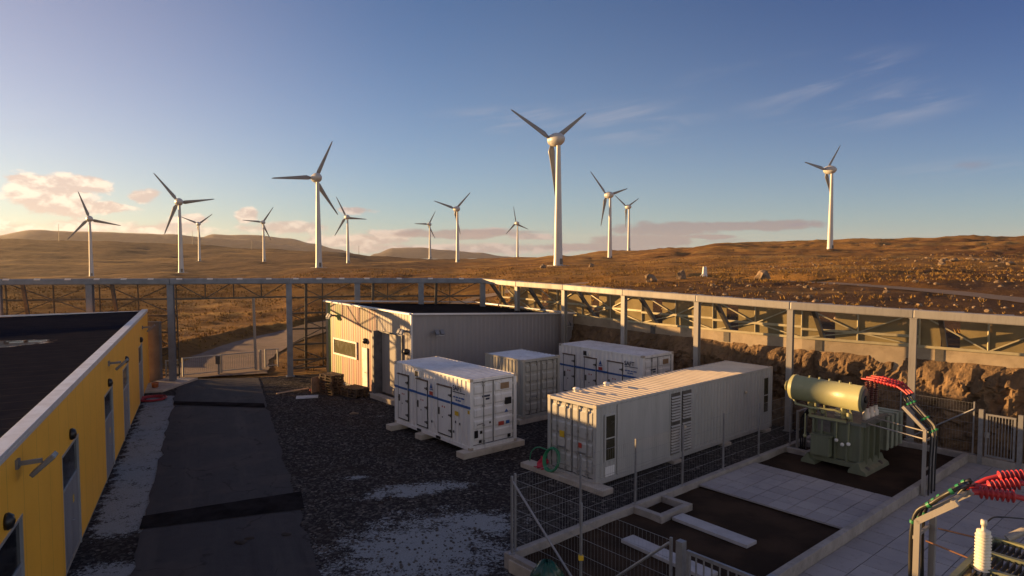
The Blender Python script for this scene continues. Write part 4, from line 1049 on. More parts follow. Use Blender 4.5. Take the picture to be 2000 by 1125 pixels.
def long_fit(t):
    # face y = WC ; x = 12.19 is the door end
    y = WC - .02; H = 2.83
    for a, b_ in ((11.15, 11.75), (.35, .85)):
        f = MB(); f.box((a, y - .02, .75), (b_, y + .03, H - .4)); wo = f.build("window_frame", CREAM, t, local=True, bevel=.008)
        g = MB()
        zs = (.80, 1.55, 1.60, H - .46)
        g.box((a + .07, y + .03, zs[0]), (b_ - .07, y + .036, zs[1])); g.box((a + .07, y + .03, zs[2]), (b_ - .07, y + .036, zs[3])); g.build("glass", mat("brown window glass", (.055, .05, .03), .2), wo, local=True)
    f = MB(); f.box((11.2, y - .01, .2), (11.7, y + .012, .55)); f.build("white_panel", WHITE, t, local=True)
    f = MB(); f.box((8.0, y - .02, .17), (11.05, y + .016, H - .12)); f.build("flat_panel", CREAM, t, local=True, bevel=.005)
    for a, b_ in ((7.25, 7.85), (6.5, 7.1)):
        f = MB(); f.box((a, y - .02, .22), (b_, y + .008, H - .19)); f.build("louvre_backing", DARKSTEEL, t, local=True)
        f = MB(); n = 20
        for i in range(n):
            z = .28 + (H - .56) * i / n
            if .46 < i / n < .52: continue
            f.add([(a, y + .012, z + .065), (b_, y + .012, z + .065), (b_, y + .06, z + .02), (a, y + .06, z + .02)], [(0, 1, 2, 3)])
            f.add([(a, y + .06, z + .02), (b_, y + .06, z + .02), (b_, y + .06, z + .005), (a, y + .06, z + .005)], [(0, 1, 2, 3)])
        f.build("louvre", mat("pale louvre paint", (.47, .455, .42), .5), t, local=True)
    for x, z in ((2.35, 1.95), (6.95, 1.2)):
        l = MB(); l.lathe([(0, .06), (.05, .06), (.08, .03), (.085, .0)], (x, y + .012, z), (0, 1, 0), 12); l.build("round_vent", mat("pale cap", (.75, .62, .45), .4), t, local=True)
    x = 12.19 - .02
    s = MB(); s.box((x + .005, .62, 1.38), (x + .009, .86, 1.62)); s.build("yellow_label", YEL, t, local=True)
    s = MB(); s.box((x + .005, 1.55, 1.18), (x + .009, 1.73, 1.36)); s.build("red_label", REDST, t, local=True)
    for x, yy in ((10.9, .25), (9.2, .3)):
        l = MB(); l.lathe([(0, .1), (.08, .1), (.1, .15), (.15, .12), (.17, .01)], (x, yy, H - .02), (0, 0, 1), 12); l.build("roof_vent", WHITE, t, local=True)
long_fit(c4)

def sleeper(label, center, along, length, w=.45, h=.25, rot=None, name="concrete_sleeper"):
    d = Vector(along).normalized(); c = Vector(center)
    mb = MB(); mb.beam((c.x - d.x * length / 2, c.y - d.y * length / 2, h / 2), (c.x + d.x * length / 2, c.y + d.y * length / 2, h / 2), w, h)
    return tag(mb.build(name, CONC, None, bevel=.02), label, "concrete block", "concrete sleepers under the containers")
sleeper("long concrete sleeper under the door end of the nearest white container", C1N + Uv * .15 + Vv * 1.2, Vv, 3.2, .55, .25)
sleeper("concrete sleeper under the far left end of the nearest white container", C1L - Uv * .3 + Vv * 1.05, Vv, 3.1, .5, .25)
sleeper("short concrete block peeking out under the middle of the nearest white container", C1N + Uv * 3.6 + Vv * .1, Vv, .7, .5, .24)
sleeper("concrete sleeper under the doors of the short grey container", C2N + Uv * .2 + Vv * 1.2, Vv, 2.8, .4, .25)
sleeper("concrete sleeper under the back of the short grey container", C2L - Uv * .2 + Vv * 1.2, Vv, 2.5, .4, .25)
sleeper("concrete sleeper under the door end of the back white container", C3N + Uv * .3 + Vv * 1.2, Vv, 2.9, .4, .2)
sleeper("concrete sleeper under the far left end of the back white container", C3L - Uv * .3 + Vv * 1.2, Vv, 2.9, .4, .2)
q = C4N + U4 * 1.45
sleeper("long concrete sleeper under the long cream container, green hose and red rag on it", q - V4 * .1, U4, 4.2, .55, .2)
for i, (s, lb) in enumerate(((4.6, "below the louvres of the long container"), (8.2, "past the middle of the long container"), (11.6, "at the far right end of the long container"))):
    q = C4N + V4 * s + U4 * .3
    sleeper("small pale concrete block " + lb, q, U4, .95, .5, .14)

# ------------------------------------------------------------------ transformer yard
PA = Vector((.755, .656)).normalized(); PB = Vector((PA.y, -PA.x)); KZ = .42
K0 = atz(1003, 1078, KZ).to_2d()
def pit(a, b, z=0.0): q = K0 + PA * a + PB * b; return Vector((q.x, q.y, z))
PRZ = math.atan2(PA.y, PA.x)
def pmat(): return Matrix(((PA.x, PB.x, 0, K0.x), (PA.y, PB.y, 0, K0.y), (0, 0, 1, 0), (0, 0, 0, 1)))
PM = pmat()
KERB = mat("kerb concrete", (.34, .31, .28), .85, 0, .15, 1.5, .25, 40, dirt=.35)
def pbox(lo, hi, name, m, parent=None, bevel=0): mb = MB(); mb.box(lo, hi, PM); return mb.build(name, m, parent, bevel)
kb = thing("pit_kerb", "raised concrete kerb framing the transformer pit", "kerb", pit(0, 0, 0))
pbox((-.2, -.15, 0), (19.2, .05, KZ), "kerb_beam", KERB, kb, .015)
pbox((-.2, 5.0, 0), (19.2, 5.2, KZ), "kerb_beam", KERB, kb, .015)
pbox((-.2, .05, 0), (0, 5.0, KZ), "kerb_beam", KERB, kb, .015)
pbox((19.0, .05, 0), (19.2, 5.0, KZ - .003), "kerb_beam", KERB, kb, .015)
pbox((19.0, 5.2, 0), (19.2, 14, KZ - .01), "kerb_beam", KERB, kb, .015)
bx = thing("drain_box", "small square concrete box frame attached to the pit kerb", "drain box", pit(5.6, .5, 0))
for lo, hi in (((4.9, .05, .1), (5.1, 1.1, KZ - .02)), ((6.3, .05, .1), (6.5, 1.1, KZ - .02)), ((5.1, .9, .1), (6.3, 1.1, KZ - .02))): pbox(lo, hi, "box_wall", KERB, bx, .01)
bx = thing("drain_box", "small concrete box frame by the pit kerb behind the transformer", "drain box", pit(15.3, .5, 0))
for lo, hi in (((14.6, .05, .1), (14.8, 1.0, KZ - .02)), ((16.0, .05, .1), (16.2, 1.0, KZ - .02)), ((14.8, .8, .1), (16.0, 1.0, KZ - .02))): pbox(lo, hi, "box_wall", KERB, bx, .01)
def soil():
    m = bpy.data.materials.new("dark brown soil"); m.use_nodes = True
    N = NT(m.node_tree); b = m.node_tree.nodes['Principled BSDF']; L = m.node_tree.links
    P = N.n('ShaderNodeNewGeometry').outputs['Position']; a = N.noise(P, .7, 5); f = N.noise(P, 18, 5, .7)
    c = N.mix(N.ss(a, .4, .65), (.030, .020, .014), (.055, .034, .022)); c = N.mix(N.m('MULTIPLY', N.ss(f, .6, .75), .35), c, (.12, .09, .07))
    L.new(c, b.inputs['Base Color']); b.inputs['Roughness'].default_value = .95; b.inputs['Specular IOR Level'].default_value = .1
    bp = N.n('ShaderNodeBump'); bp.inputs['Strength'].default_value = .8; bp.inputs['Distance'].default_value = .05; L.new(f, bp.inputs['Height']); L.new(bp.outputs[0], b.inputs['Normal'])
    mb = MB(); n, k = 80, 22; vs = []
    for i in range(n):
        for j in range(k):
            q = pit(19.0 * i / (n - 1), .05 + 4.95 * j / (k - 1)); vs.append((q.x, q.y, .2 + noise.fractal(q * .9, 1, 2, 3) * .03))
    mb.add(vs, [(i * k + j, i * k + j + 1, (i + 1) * k + j + 1, (i + 1) * k + j) for i in range(n - 1) for j in range(k - 1)], True)
    tag(mb.build("pit_soil", m), kind='structure')
soil()
def paving(name, a0, a1, b0, b1, z, sa, sb, m):
    mb = MB(); na = round((a1 - a0) / sa); nb = round((b1 - b0) / sb)
    for i in range(na):
        for j in range(nb):
            dz = random.uniform(-.006, .006); g = .012
            lo = (a0 + (a1 - a0) * i / na + g, b0 + (b1 - b0) * j / nb + g, z - .06); hi = (a0 + (a1 - a0) * (i + 1) / na - g, b0 + (b1 - b0) * (j + 1) / nb - g, z + dz)
            mb.box(lo, hi, PM)
    mb.box((a0, b0, z - .05), (a1, b1, z - .03), PM)
    return tag(mb.build(name, m), kind='structure')
def slabmat():
    m = bpy.data.materials.new("paving slabs"); m.use_nodes = True
    N = NT(m.node_tree); b = m.node_tree.nodes['Principled BSDF']; L = m.node_tree.links
    g = N.n('ShaderNodeNewGeometry'); P = g.outputs['Position']
    c = N.mix(N.ss(N.noise(P, .8, 5), .3, .7), (.30, .285, .29), (.37, .345, .335)); c = N.mix(N.m('MULTIPLY', g.outputs['Random Per Island'], .5), c, (.22, .205, .21))
    c = N.mix(N.m('MULTIPLY', N.ss(N.noise(P, 4, 6, .7), .52, .75), .4), c, (.12, .105, .10))
    L.new(c, b.inputs['Base Color']); b.inputs['Roughness'].default_value = .85
    return m
SLAB = slabmat()
paving("paving_path", 8.4, 12.1, .06, 4.98, .30, .6, .6, SLAB)
paving("paving", -6, 19.0, 5.2, 14, .10, .8, .8, SLAB)
def plank(label, lo, hi, rot=0): 
    mb = MB(); c = Vector(((lo[0] + hi[0]) / 2, (lo[1] + hi[1]) / 2, 0)); Mr = PM @ Matrix.Translation(c) @ Matrix.Rotation(rot, 4, 'Z') @ Matrix.Translation(-c)
    mb.box(lo, hi, Mr); return tag(mb.build("concrete_plank", mat("pale plank concrete", (.42, .41, .42), .8, 0, .1, 2), None, .01), label, "plank", "pale planks on the pit soil")
plank("pale concrete plank lying alone on the soil beside the paving path", (5.25, 1.2, .22), (5.75, 3.7, .32), .04)
plank("pale concrete plank on the soil seen through the front mesh fence", (2.85, 1.2, .22), (3.35, 4.0, .32), .05)

def mesh_bay(mb, p, q, z0, z1, step=.1):
    p = Vector(p); q = Vector(q); Lh = (q - p).length; n = max(2, int(Lh / step))
    for i in range(1, n):
        c = p.lerp(q, i / n); mb.beam((c.x, c.y, z0), (c.x, c.y, z1), .003, .003)
    for k in range(6):
        z = z0 + (z1 - z0) * k / 5
        mb.beam((p.x, p.y, z), (q.x, q.y, z), .007, .007)
def mesh_fence(label, pts, braces=(), top=2.42, clip=None):
    t = thing("mesh_fence", label, "fence", (pts[0][0], pts[0][1], KZ))
    for i, p in enumerate(pts):
        m = MB(); m.beam((p[0], p[1], KZ), (p[0], p[1], top + .06), .05, .05, up=(PA.x, PA.y, 0)); m.box((p[0] - .08, p[1] - .08, KZ), (p[0] + .08, p[1] + .08, KZ + .015)); po = m.build("post", GALV, t)
        if clip == i: c = MB(); c.box((p[0] - .06, p[1] - .06, 1.12), (p[0] + .06, p[1] + .06, 1.24)); c.build("yellow_clip", YEL, po, bevel=.02)
    for p, q in zip(pts, pts[1:]):
        m = MB(); mesh_bay(m, p, q, KZ + .05, top); m.build("mesh_panel", GALV, t)
    for p, q in braces:
        m = MB(); m.cyl(p, q, .03, seg=8); m.build("brace", GALV, t)
    return t
mesh_fence("galvanised mesh fence on the kerb beside the long cream container", [pit(.1 + 2.5 * i, -.05) for i in range(8)])
mesh_fence("galvanised mesh fence across the near end of the transformer pit with a yellow clip", [pit(-.1, b) for b in (0.05, 2.5, 5.0)],
           [(pit(-.1, .08, 2.35), pit(-.14, 2.4, .5)), (pit(-.1, 4.95, 2.35), pit(-.14, 3.0, .6))], clip=1)
mesh_fence("galvanised mesh fence along the far end of the pit below the rock", [pit(19.1, b) for b in (.1, 2.7, 5.3)], [(pit(19.05, 5.3, 2.2), pit(19.05, 2.9, .5))])
def bar_gate(label, p, q, z0=.5, z1=2.35, posts=True):
    t = thing("bar_gate", label, "gate", (p[0], p[1], z0)); p = Vector(p); q = Vector(q); d = (q - p).normalized()
    m = MB()
    for c in (p, q): m.beam((c.x, c.y, z0), (c.x, c.y, z1), .07, .07, up=(d.x, d.y, 0))
    for z in (z0 + .035, z1 - .035): m.beam((p.x + d.x * .035, p.y + d.y * .035, z), (q.x - d.x * .035, q.y - d.y * .035, z), .06, .07)
    m.build("frame", GALV, t)
    m = MB(); n = 9
    for i in range(1, n): c = p.lerp(q, i / n); m.beam((c.x, c.y, z0 + .07), (c.x, c.y, z1 - .07), .025, .025, up=(d.x, d.y, 0))
    m.build("bars", GALV, t)
    m = MB(); c = p + d * .02; m.box((c.x - .06, c.y - .06, (z0 + z1) / 2 - .1), (c.x + .06, c.y + .06, (z0 + z1) / 2 + .1)); m.build("lock", STEEL, t)
    for c in (p - d * .18, q + d * .18):
        m = MB(); m.beam((c.x, c.y, z0 - .4), (c.x, c.y, z1 + .14), .15, .15, up=(d.x, d.y, 0)); m.build("gate_post", GALV, t)
    return t
bar_gate("barred galvanised gate at the near end of the pit, at the bottom edge", pit(-.1, 5.42), pit(-.1, 7.0))
bar_gate("barred galvanised gate at the far right in front of the rock", pit(19.05, 5.74), pit(19.05, 6.62), .45, 2.1)

def bushing_sheds(mb, p, q, r0, r1, n, seg=14):
    p = Vector(p); q = Vector(q); L = (q - p).length; prof = [(0, .001), (0, r0)]
    for i in range(n):
        a = L * (i + .15) / n; h = L / n
        prof += [(a, r0), (a + h * .30, r1), (a + h * .42, r1), (a + h * .62, r0)]
    prof += [(L, r0), (L, .001)]
    mb.lathe(prof, p, q - p, seg)

def make_transformer():
    t = thing("power_transformer", "olive green power transformer with a big cylindrical oil tank in the pit", "transformer", pit(15.2, 2.1, .2), PRZ)
    A0, A1, B0, B1 = 14.15, 15.75, 1.35, 3.1
    m = MB(); m.box((A0, B0, .55), (A1, B1, 1.92), PM); tank = m.build("tank", GREEN_T, t, .02)
    m = MB()
    for b in (B0 + .02, 1.7, 2.2, 2.62, B1 - .02): m.box((A0 - .1, b - .035, .5), (A0 - .001, b + .035, 2.0), PM)
    for a in (A0 + .25, A0 + .8, A0 + 1.35): m.box((a - .04, B1 + .001, .5), (a + .04, B1 + .14, 2.0), PM); m.box((a - .04, B0 - .14, .5), (a + .04, B0 - .001, 2.0), PM)
    m.build("stiffeners", GREEN_T, tank)
    m = MB()
    for b0, b1 in ((B0 - .32, B0 + .22), (B1 - .32, B1 + .34)):           # flared skid feet
        a0, a1 = A0 - .35, A1 + .2
        pr = [(b0, .22), (b1, .22), (b1 - .05, .34), (b1 - .2, .42), (b1 - .28, .62), (b0 + .25, .62), (b0 + .1, .42), (b0 + .02, .34)]
        vs = [PM @ Vector((a, b, z)) for a in (a0, a1) for b, z in pr]; n = len(pr)
        m.add(vs, [tuple(range(n)), tuple(reversed(range(n, 2 * n)))] + [(i, (i + 1) % n, n + (i + 1) % n, n + i) for i in range(n)])
    m.box((A0 - .15, B0 - .1, .36), (A1, B1 + .1, .54), PM)
    m.build("skid", GREEN_T, t, .015)
    m = MB(); m.box((A0 - .12, B0 - .1, 1.92), (A1 + .1, B1 + .18, 2.04), PM); m.box((A0 - .12, B1 + .02, 2.04), (A1 + .4, B1 + .18, 2.12), PM); m.build("top_cover", mat("dark cover paint", (.14, .15, .13), .5), t, .01)
    m = MB(); p0 = pit(14.0, .55, 3.03); p1 = pit(14.2, 3.15, 2.93); L = (p1 - p0).length; r = .47
    m.lathe([(-.12, .001), (-.12, r * .35), (-.06, r * .8), (0, r), (.09, r), (.09, r * 1.06), (.15, r * 1.06), (.15, r), (L - .1, r), (L - .1, r * 1.03), (L - .04, r * 1.03), (L - .04, r * .97), (L, r * .9), (L, .001)], p0, p1 - p0, 32)
    con = m.build("oil_conservator", KHAKI, t)
    for k in range(5):
        c = p0.lerp(p1, .25 + .14 * k); m = MB(); m.cyl(c + Vector((0, 0, r - .02)), c + Vector((0, 0, r + .07)), .045, seg=8); m.build("lug", KHAKI, con)
    ax = (p1 - p0).normalized(); e = p0 - ax * .10; m = MB(); m.lathe([(0, .1), (.1, .1), (.1, .2), (.13, .2), (.13, .01)], e, -ax, 12); m.build("end_valve", KHAKI, con)
    m = MB(); m.lathe([(0, .02), (0, .40), (.015, .40), (.015, .02)], p1 + ax * .002, ax, 24); m.build("end_plate", mat("dark end plate", (.10, .11, .10), .5), con)
    m = MB(); c = p1 + ax * .03; m.lathe([(0, .01), (0, .14), (.05, .14), (.05, .01)], c, ax, 14); m.build("oil_gauge", BLACK, con)
    m = MB()
    for b in (1.25, 2.45): 
        a = 14.1; m.beam(pit(a, b, 2.12), pit(a, b, 2.62), .14, .12); m.beam(pit(a + .35, b, 2.04), pit(a + .05, b, 2.6), .08, .08)
    m.beam(pit(A0 - .13, 1.2, 2.02), pit(A0 - .13, 2.6, 2.02), .09, .09); m.build("conservator_support", KHAKI, t)
    m = MB()
    m.tube([pit(13.95, .55, 2.72), pit(13.8, .8, 2.42), pit(13.85, 1.4, 2.36), pit(13.95, 2.2, 2.40), pit(14.1, 2.6, 2.3), pit(14.3, 2.6, 2.04)], .045, 8)
    m.tube([pit(13.95, 1.5, 2.55), pit(13.95, 1.5, 2.3), pit(14.4, 1.5, 2.3), pit(14.5, 1.5, 2.04)], .05, 8)
    for b in (1.2, 1.8, 2.75): m.cyl(pit(14.0, b, 2.52), pit(14.15, b, 2.04), .04, seg=8)
    m.lathe([(0, .07), (.02, .1), (.18, .1), (.2, .07)], pit(14.0, 1.75, 2.2), (0, 0, 1), 12); m.lathe([(0, .09), (.2, .09)], pit(13.9, 2.75, 2.2), (0, 0, 1), 12)
    m.build("oil_pipes", KHAKI, t)
    m = MB(); m.tube([pit(A0 - .16, 2.28, 2.0), pit(A0 - .18, 2.28, 1.35)], .02, 6); m.tube([pit(A0 - .16, 2.72, 2.0), pit(A0 - .18, 2.72, 1.3)], .02, 6); m.tube([pit(A0 - .3, 1.15, 2.1), pit(A0 - .3, 1.15, 1.3)], .025, 6); m.build("breather_pipes", KHAKI, t)
    for b, z in ((2.28, 1.28), (2.5, 1.16), (2.72, 1.22)):
        m = MB(); m.lathe([(-.07, .001), (-.05, .06), (0, .075), (.05, .06), (.07, .001)], pit(A0 - .18, b, z), (0, 0, 1), 12); m.build("breather", mat("white breather", (.75, .75, .73), .3), t)
    m = MB(); m.lathe([(-.07, .001), (-.05, .06), (0, .075), (.05, .06), (.07, .001)], pit(A0 - .3, 1.15, 1.24), (0, 0, 1), 12); m.build("breather", KHAKI, t)
    m = MB(); m.box((A0 - .42, 1.42, .62), (A0 - .11, 2.12, 1.36), PM); cb = m.build("control_cabinet", GREEN_T, t, .02)
    m = MB(); m.box((A0 - .425, 1.46, .66), (A0 - .42, 2.08, 1.32), PM); m.box((A0 - .45, 1.39, 1.36), (A0 - .11, 2.15, 1.40), PM); m.build("cabinet_door", GREEN_T, cb)
    m = MB(); m.box((A0 - .09, 1.55, 1.5), (A0 - .06, 2.02, 1.95), PM); m.build("name_plate", DARKSTEEL, t)
    for k, a in enumerate((14.85, 15.25, 15.65)):
        m = MB(); base = pit(a, 2.98, 2.04); m.lathe([(0, .13), (.25, .13), (.28, .09), (.45, .09)], base, (0, 0, 1), 14)
        bo = m.build("bushing", PORC, t)
        m = MB(); bushing_sheds(m, base + Vector((0, 0, .45)), base + Vector((0, 0, 1.42)), .06, .105, 12); m.build("porcelain", BROWN, bo)
    for k, a in enumerate((14.7, 15.1, 15.5)):
        m = MB(); base = pit(a, 2.0, 2.04); m.lathe([(0, .1), (.06, .1)], base, (0, 0, 1), 12); bushing_sheds(m, base + Vector((0, 0, .06)), base + Vector((0, 0, .45)), .06, .10, 5); m.build("small_bushing", PORC, t)
    # radiator banks on the cable side
    for k in range(4):
        a = 16.05 + .45 * k; m = MB()
        for j in range(4): m.box((a + .055 * j, 2.0, .70), (a + .055 * j + .03, 3.3, 2.0), PM)
        m.box((a, 3.14, .70), (a + .2, 3.28, 2.0), PM)
        m.build("radiator", mat("pale radiator paint", (.33, .36, .28), .45, 0, .1, 3), t, .008)
    m = MB()
    for z in (.85, 1.88): m.cyl(pit(15.75, 2.6, z), pit(17.7, 2.6, z), .06, seg=10)
    m.build("radiator_header", GREEN_T, t)
    m = MB()
    for a in (A0 + .1, A1 - .3):
        for b in (B0 - .1, B1 + .15): m.lathe([(-.08, .1), (-.08, .14), (.08, .14), (.08, .1)], pit(a, b, .3), (PA.x, PA.y, 0), 14)
    m.build("wheels", DARKSTEEL, t)
    return t
make_transformer()

def curve_pts(p, n=8):
    P = [Vector(q) for q in p]; C = []
    for i in range(len(P) - 1):
        p0, p1, p2, p3 = P[max(i - 1, 0)], P[i], P[i + 1], P[min(i + 2, len(P) - 1)]
        for j in range(n):
            t = j / n; C.append(.5 * ((2 * p1) + (p2 - p0) * t + (2 * p0 - 5 * p1 + 4 * p2 - p3) * t * t + (3 * p1 - p0 - 3 * p2 + p3) * t ** 3))
    C.append(P[-1]); return C
def cable_frame(label, a, b, toward, z_knee, z_tip, reach, ends, foot=.1, sc=1.0):
    """steel frame carrying three black cables that bend over to red terminations; toward = +1/-1 along b"""
    t = thing("cable_support", label, "cable support", pit(a, b, foot))
    m = MB()
    for da in (-.42, .42):
        m.beam(pit(a + da, b, foot), pit(a + da, b, z_knee), .10, .10, up=(PA.x, PA.y, 0)); m.beam(pit(a + da, b, z_knee - .02), pit(a + da, b + reach * toward, z_tip), .10, .10)
        m.box((a + da - .1, b - .1, foot), (a + da + .1, b + .1, foot + .02), PM)
    m.build("frame", STEEL, t)
    m = MB()
    for z in (z_knee - .35, 1.0): m.beam(pit(a - .42, b - .055 * toward, z), pit(a + .42, b - .055 * toward, z), .05, .06)
    m.beam(pit(a - .42, b + reach * toward * .85, z_tip - .02), pit(a + .42, b + reach * toward * .85, z_tip - .02), .05, .06); m.build("cross_rail", STEEL, t)
    for k, e in enumerate(ends):
        da = -.3 + .3 * k; o = -.12 * toward
        e0, e1, e2 = [Vector(v) for v in e]                    # cable end / red sheath end / shed end
        pts = curve_pts([pit(a + da, b + o, foot), pit(a + da, b + o, z_knee * .5), pit(a + da, b + o, z_knee - .1), pit(a + da, b + o + .16 * toward + reach * .25 * toward, z_knee + .35), pit(a + da, b + reach * toward, z_tip + .25), e0], 6)
        m = MB(); m.tube(pts, .036 * sc + .002, 8); c = m.build("cable", RUBBER, t)
        for i in (12, 17, 22):
            if i < len(pts) - 1: d = (pts[i + 1] - pts[i]).normalized(); m = MB(); m.cyl(pts[i] - d * .03, pts[i] + d * .03, .056, seg=8); m.build("cable_tie", GREENP, c)
        m = MB(); m.tube([e0, e0.lerp(e1, .5) + Vector((0, 0, .02)), e1], [.045 * sc, .055 * sc, .055 * sc], 10); s = m.build("cable_termination", RED, t)
        m = MB(); bushing_sheds(m, e1, e2, .055 * sc, .12 * sc, 7, 16); m.build("rain_sheds", RED, s)
        ex = e2 + (e2 - e1).normalized() * .5; m = MB(); m.tube([e2, ex - Vector((0, 0, .06))], [.05 * sc, .045 * sc], 10); m.build("termination_tail", RED, s)
    return t
cable_frame("steel cable frame with black cables and red terminations beside the transformer", 14.1, 5.3, -1, 2.35, 3.0, .7,
            [(pit(14.35 + .22 * k, 4.55, 3.28), pit(14.55 + .32 * k, 4.1, 3.50), pit(14.83 + .40 * k, 3.2, 3.56)) for k in range(3)], sc=.68)
tt = thing("steel_strut", "pair of thin steel rods from the cable frame to the transformer tank", "rod", pit(14.5, 4, 2)); 
for a, z in ((13.75, 2.05), (14.5, 2.12)): m = MB(); m.cyl(pit(a, 5.22, z - .05), pit(a + .5, 3.2, z), .025, seg=6); m.build("rod", STEEL, tt)
cf2 = atz(1805, 1100, 2.4)
rel = Vector((cf2.x, cf2.y)) - K0; A2, B2 = rel.dot(PA), rel.dot(PB)
def off3(px, py, Y): return aty(px, py, Y)
Y0 = cf2.y
cable_frame("cable frame with red ribbed terminations at the right edge of the near paving", A2, B2, 1, 3.35, 3.85, .62,
            [(off3(1906, 946 + 0, Y0 + .55), off3(1948, 932, Y0 + .5), off3(2010, 928, Y0 + .35)),
             (off3(1886, 957, Y0 + .2), off3(1928, 951, Y0 + .15), off3(1992, 944, Y0)),
             (off3(1873, 965, Y0 - .1), off3(1911, 961, Y0 - .15), off3(1984, 970, Y0 - .35))])
m = MB()
t2 = thing("copper_rods", "thin copper coloured rods running right from the near cable frame", "rod", off3(1860, 1060, Y0))
for p, q in ((off3(1832, 1032, Y0), off3(2040, 1082, Y0 - .5)), (off3(1808, 1056, Y0 - .2), off3(1990, 1130, Y0 - 1.3))):
    m = MB(); m.cyl(p, q, .016, seg=6); m.build("rod", COPPER, t2)
# surge arrester in front
top = aty(1921, 1042, 10.6)
t3 = thing("surge_arrester", "cream ribbed insulator column standing at the bottom right", "insulator", (top.x, top.y, .1))
m = MB(); m.cyl((top.x, top.y, .1), (top.x, top.y, top.z - 1.55), .07, seg=10); m.box((top.x - .15, top.y - .15, .1), (top.x + .15, top.y + .15, .13)); m.build("pole", GALV, t3)
m = MB(); bushing_sheds(m, (top.x, top.y, top.z - 1.55), top, .085, .118, 30, 20); m.build("insulator", PORC, t3)
m = MB(); m.lathe([(0, .1), (.05, .1), (.05, .03), (.14, .03), (.14, .045), (.22, .045), (.22, .01)], top, (0, 0, 1), 12); m.build("cap", PORC, t3)
m = MB(); m.tube(curve_pts([top + Vector((.02, 0, .16)), top + Vector((.14, 0, .26)), top + Vector((.32, 0, .27)), top + Vector((.75, .1, .20))], 6), .012, 6); m.build("lead", RUBBER, t3)
# second transformer radiators at the frame edge
def make_radiator():
    c = aty(1985, 1060, 11.6)
    t = thing("cooler_bank", "dark finned cooler with pale green rails at the bottom right corner", "cooler", (c.x + .6, c.y, .1))
    dx = Vector((PB.x, PB.y, 0)); dy = Vector((PA.x, PA.y, 0)); o = Vector((c.x - .28, c.y + .15, 0)); zt = c.z
    for k in range(4):
        q = o - dy * (.75 * k)
        m = MB()
        for i in range(22): p = q + dx * (.05 + .085 * i); m.beam(p + Vector((0, 0, zt - 1.6)) - dy * .05, p + Vector((0, 0, zt)) - dy * .05, .02, .02); m.beam(p + dy * -.06 + Vector((0, 0, zt - .06)), p - dy * .62 + Vector((0, 0, zt - .06)), .022, 0.1)
        m.build("fins", mat("dark fin steel", (.03, .03, .03), .5), t)
        m = MB(); m.beam(q + Vector((0, 0, zt)), q + dx * 2.1 + Vector((0, 0, zt)), .09, .07); m.build("rail", KHAKI if k == 0 else GREEN_T, t)
    m = MB(); m.beam(o + Vector((0, 0, zt)) - dx * .02, o - dy * 3 + Vector((0, 0, zt)) - dx * .02, .09, .08); m.box((o.x - .1, o.y - .1, .1), (o.x + .1, o.y + .1, zt)); m.build("side_rail", GREEN_T, t)
    m = MB(); m.cyl(o + Vector((.15, -.1, zt + .05)), o + dx * 1.2 + dy * .9 + Vector((0, 0, zt + .85)), .07, seg=12); m.build("pipe", STEEL, t)
make_radiator()
# cable trestle near the back of the transformer
t4 = thing("cable_trestle", "small upright steel frame with dark cables at the back left of the pit", "cable support", pit(15.2, .3, .3))
m = MB()
for a in (14.9, 15.6): m.beam(pit(a, .35, .2), pit(a, .35, 1.9), .08, .08)
m.beam(pit(14.9, .35, 1.86), pit(15.6, .35, 1.86), .06, .06); m.beam(pit(14.9, .35, 1.1), pit(15.6, .35, 1.1), .05, .05); m.build("frame", STEEL, t4)
for k in range(3): m = MB(); m.tube([pit(15.05 + .18 * k, .42, .2), pit(15.05 + .18 * k, .42, 1.6), pit(15.0 + .15 * k, .7, 2.0)], .03, 6); m.build("cable", RUBBER, t4)

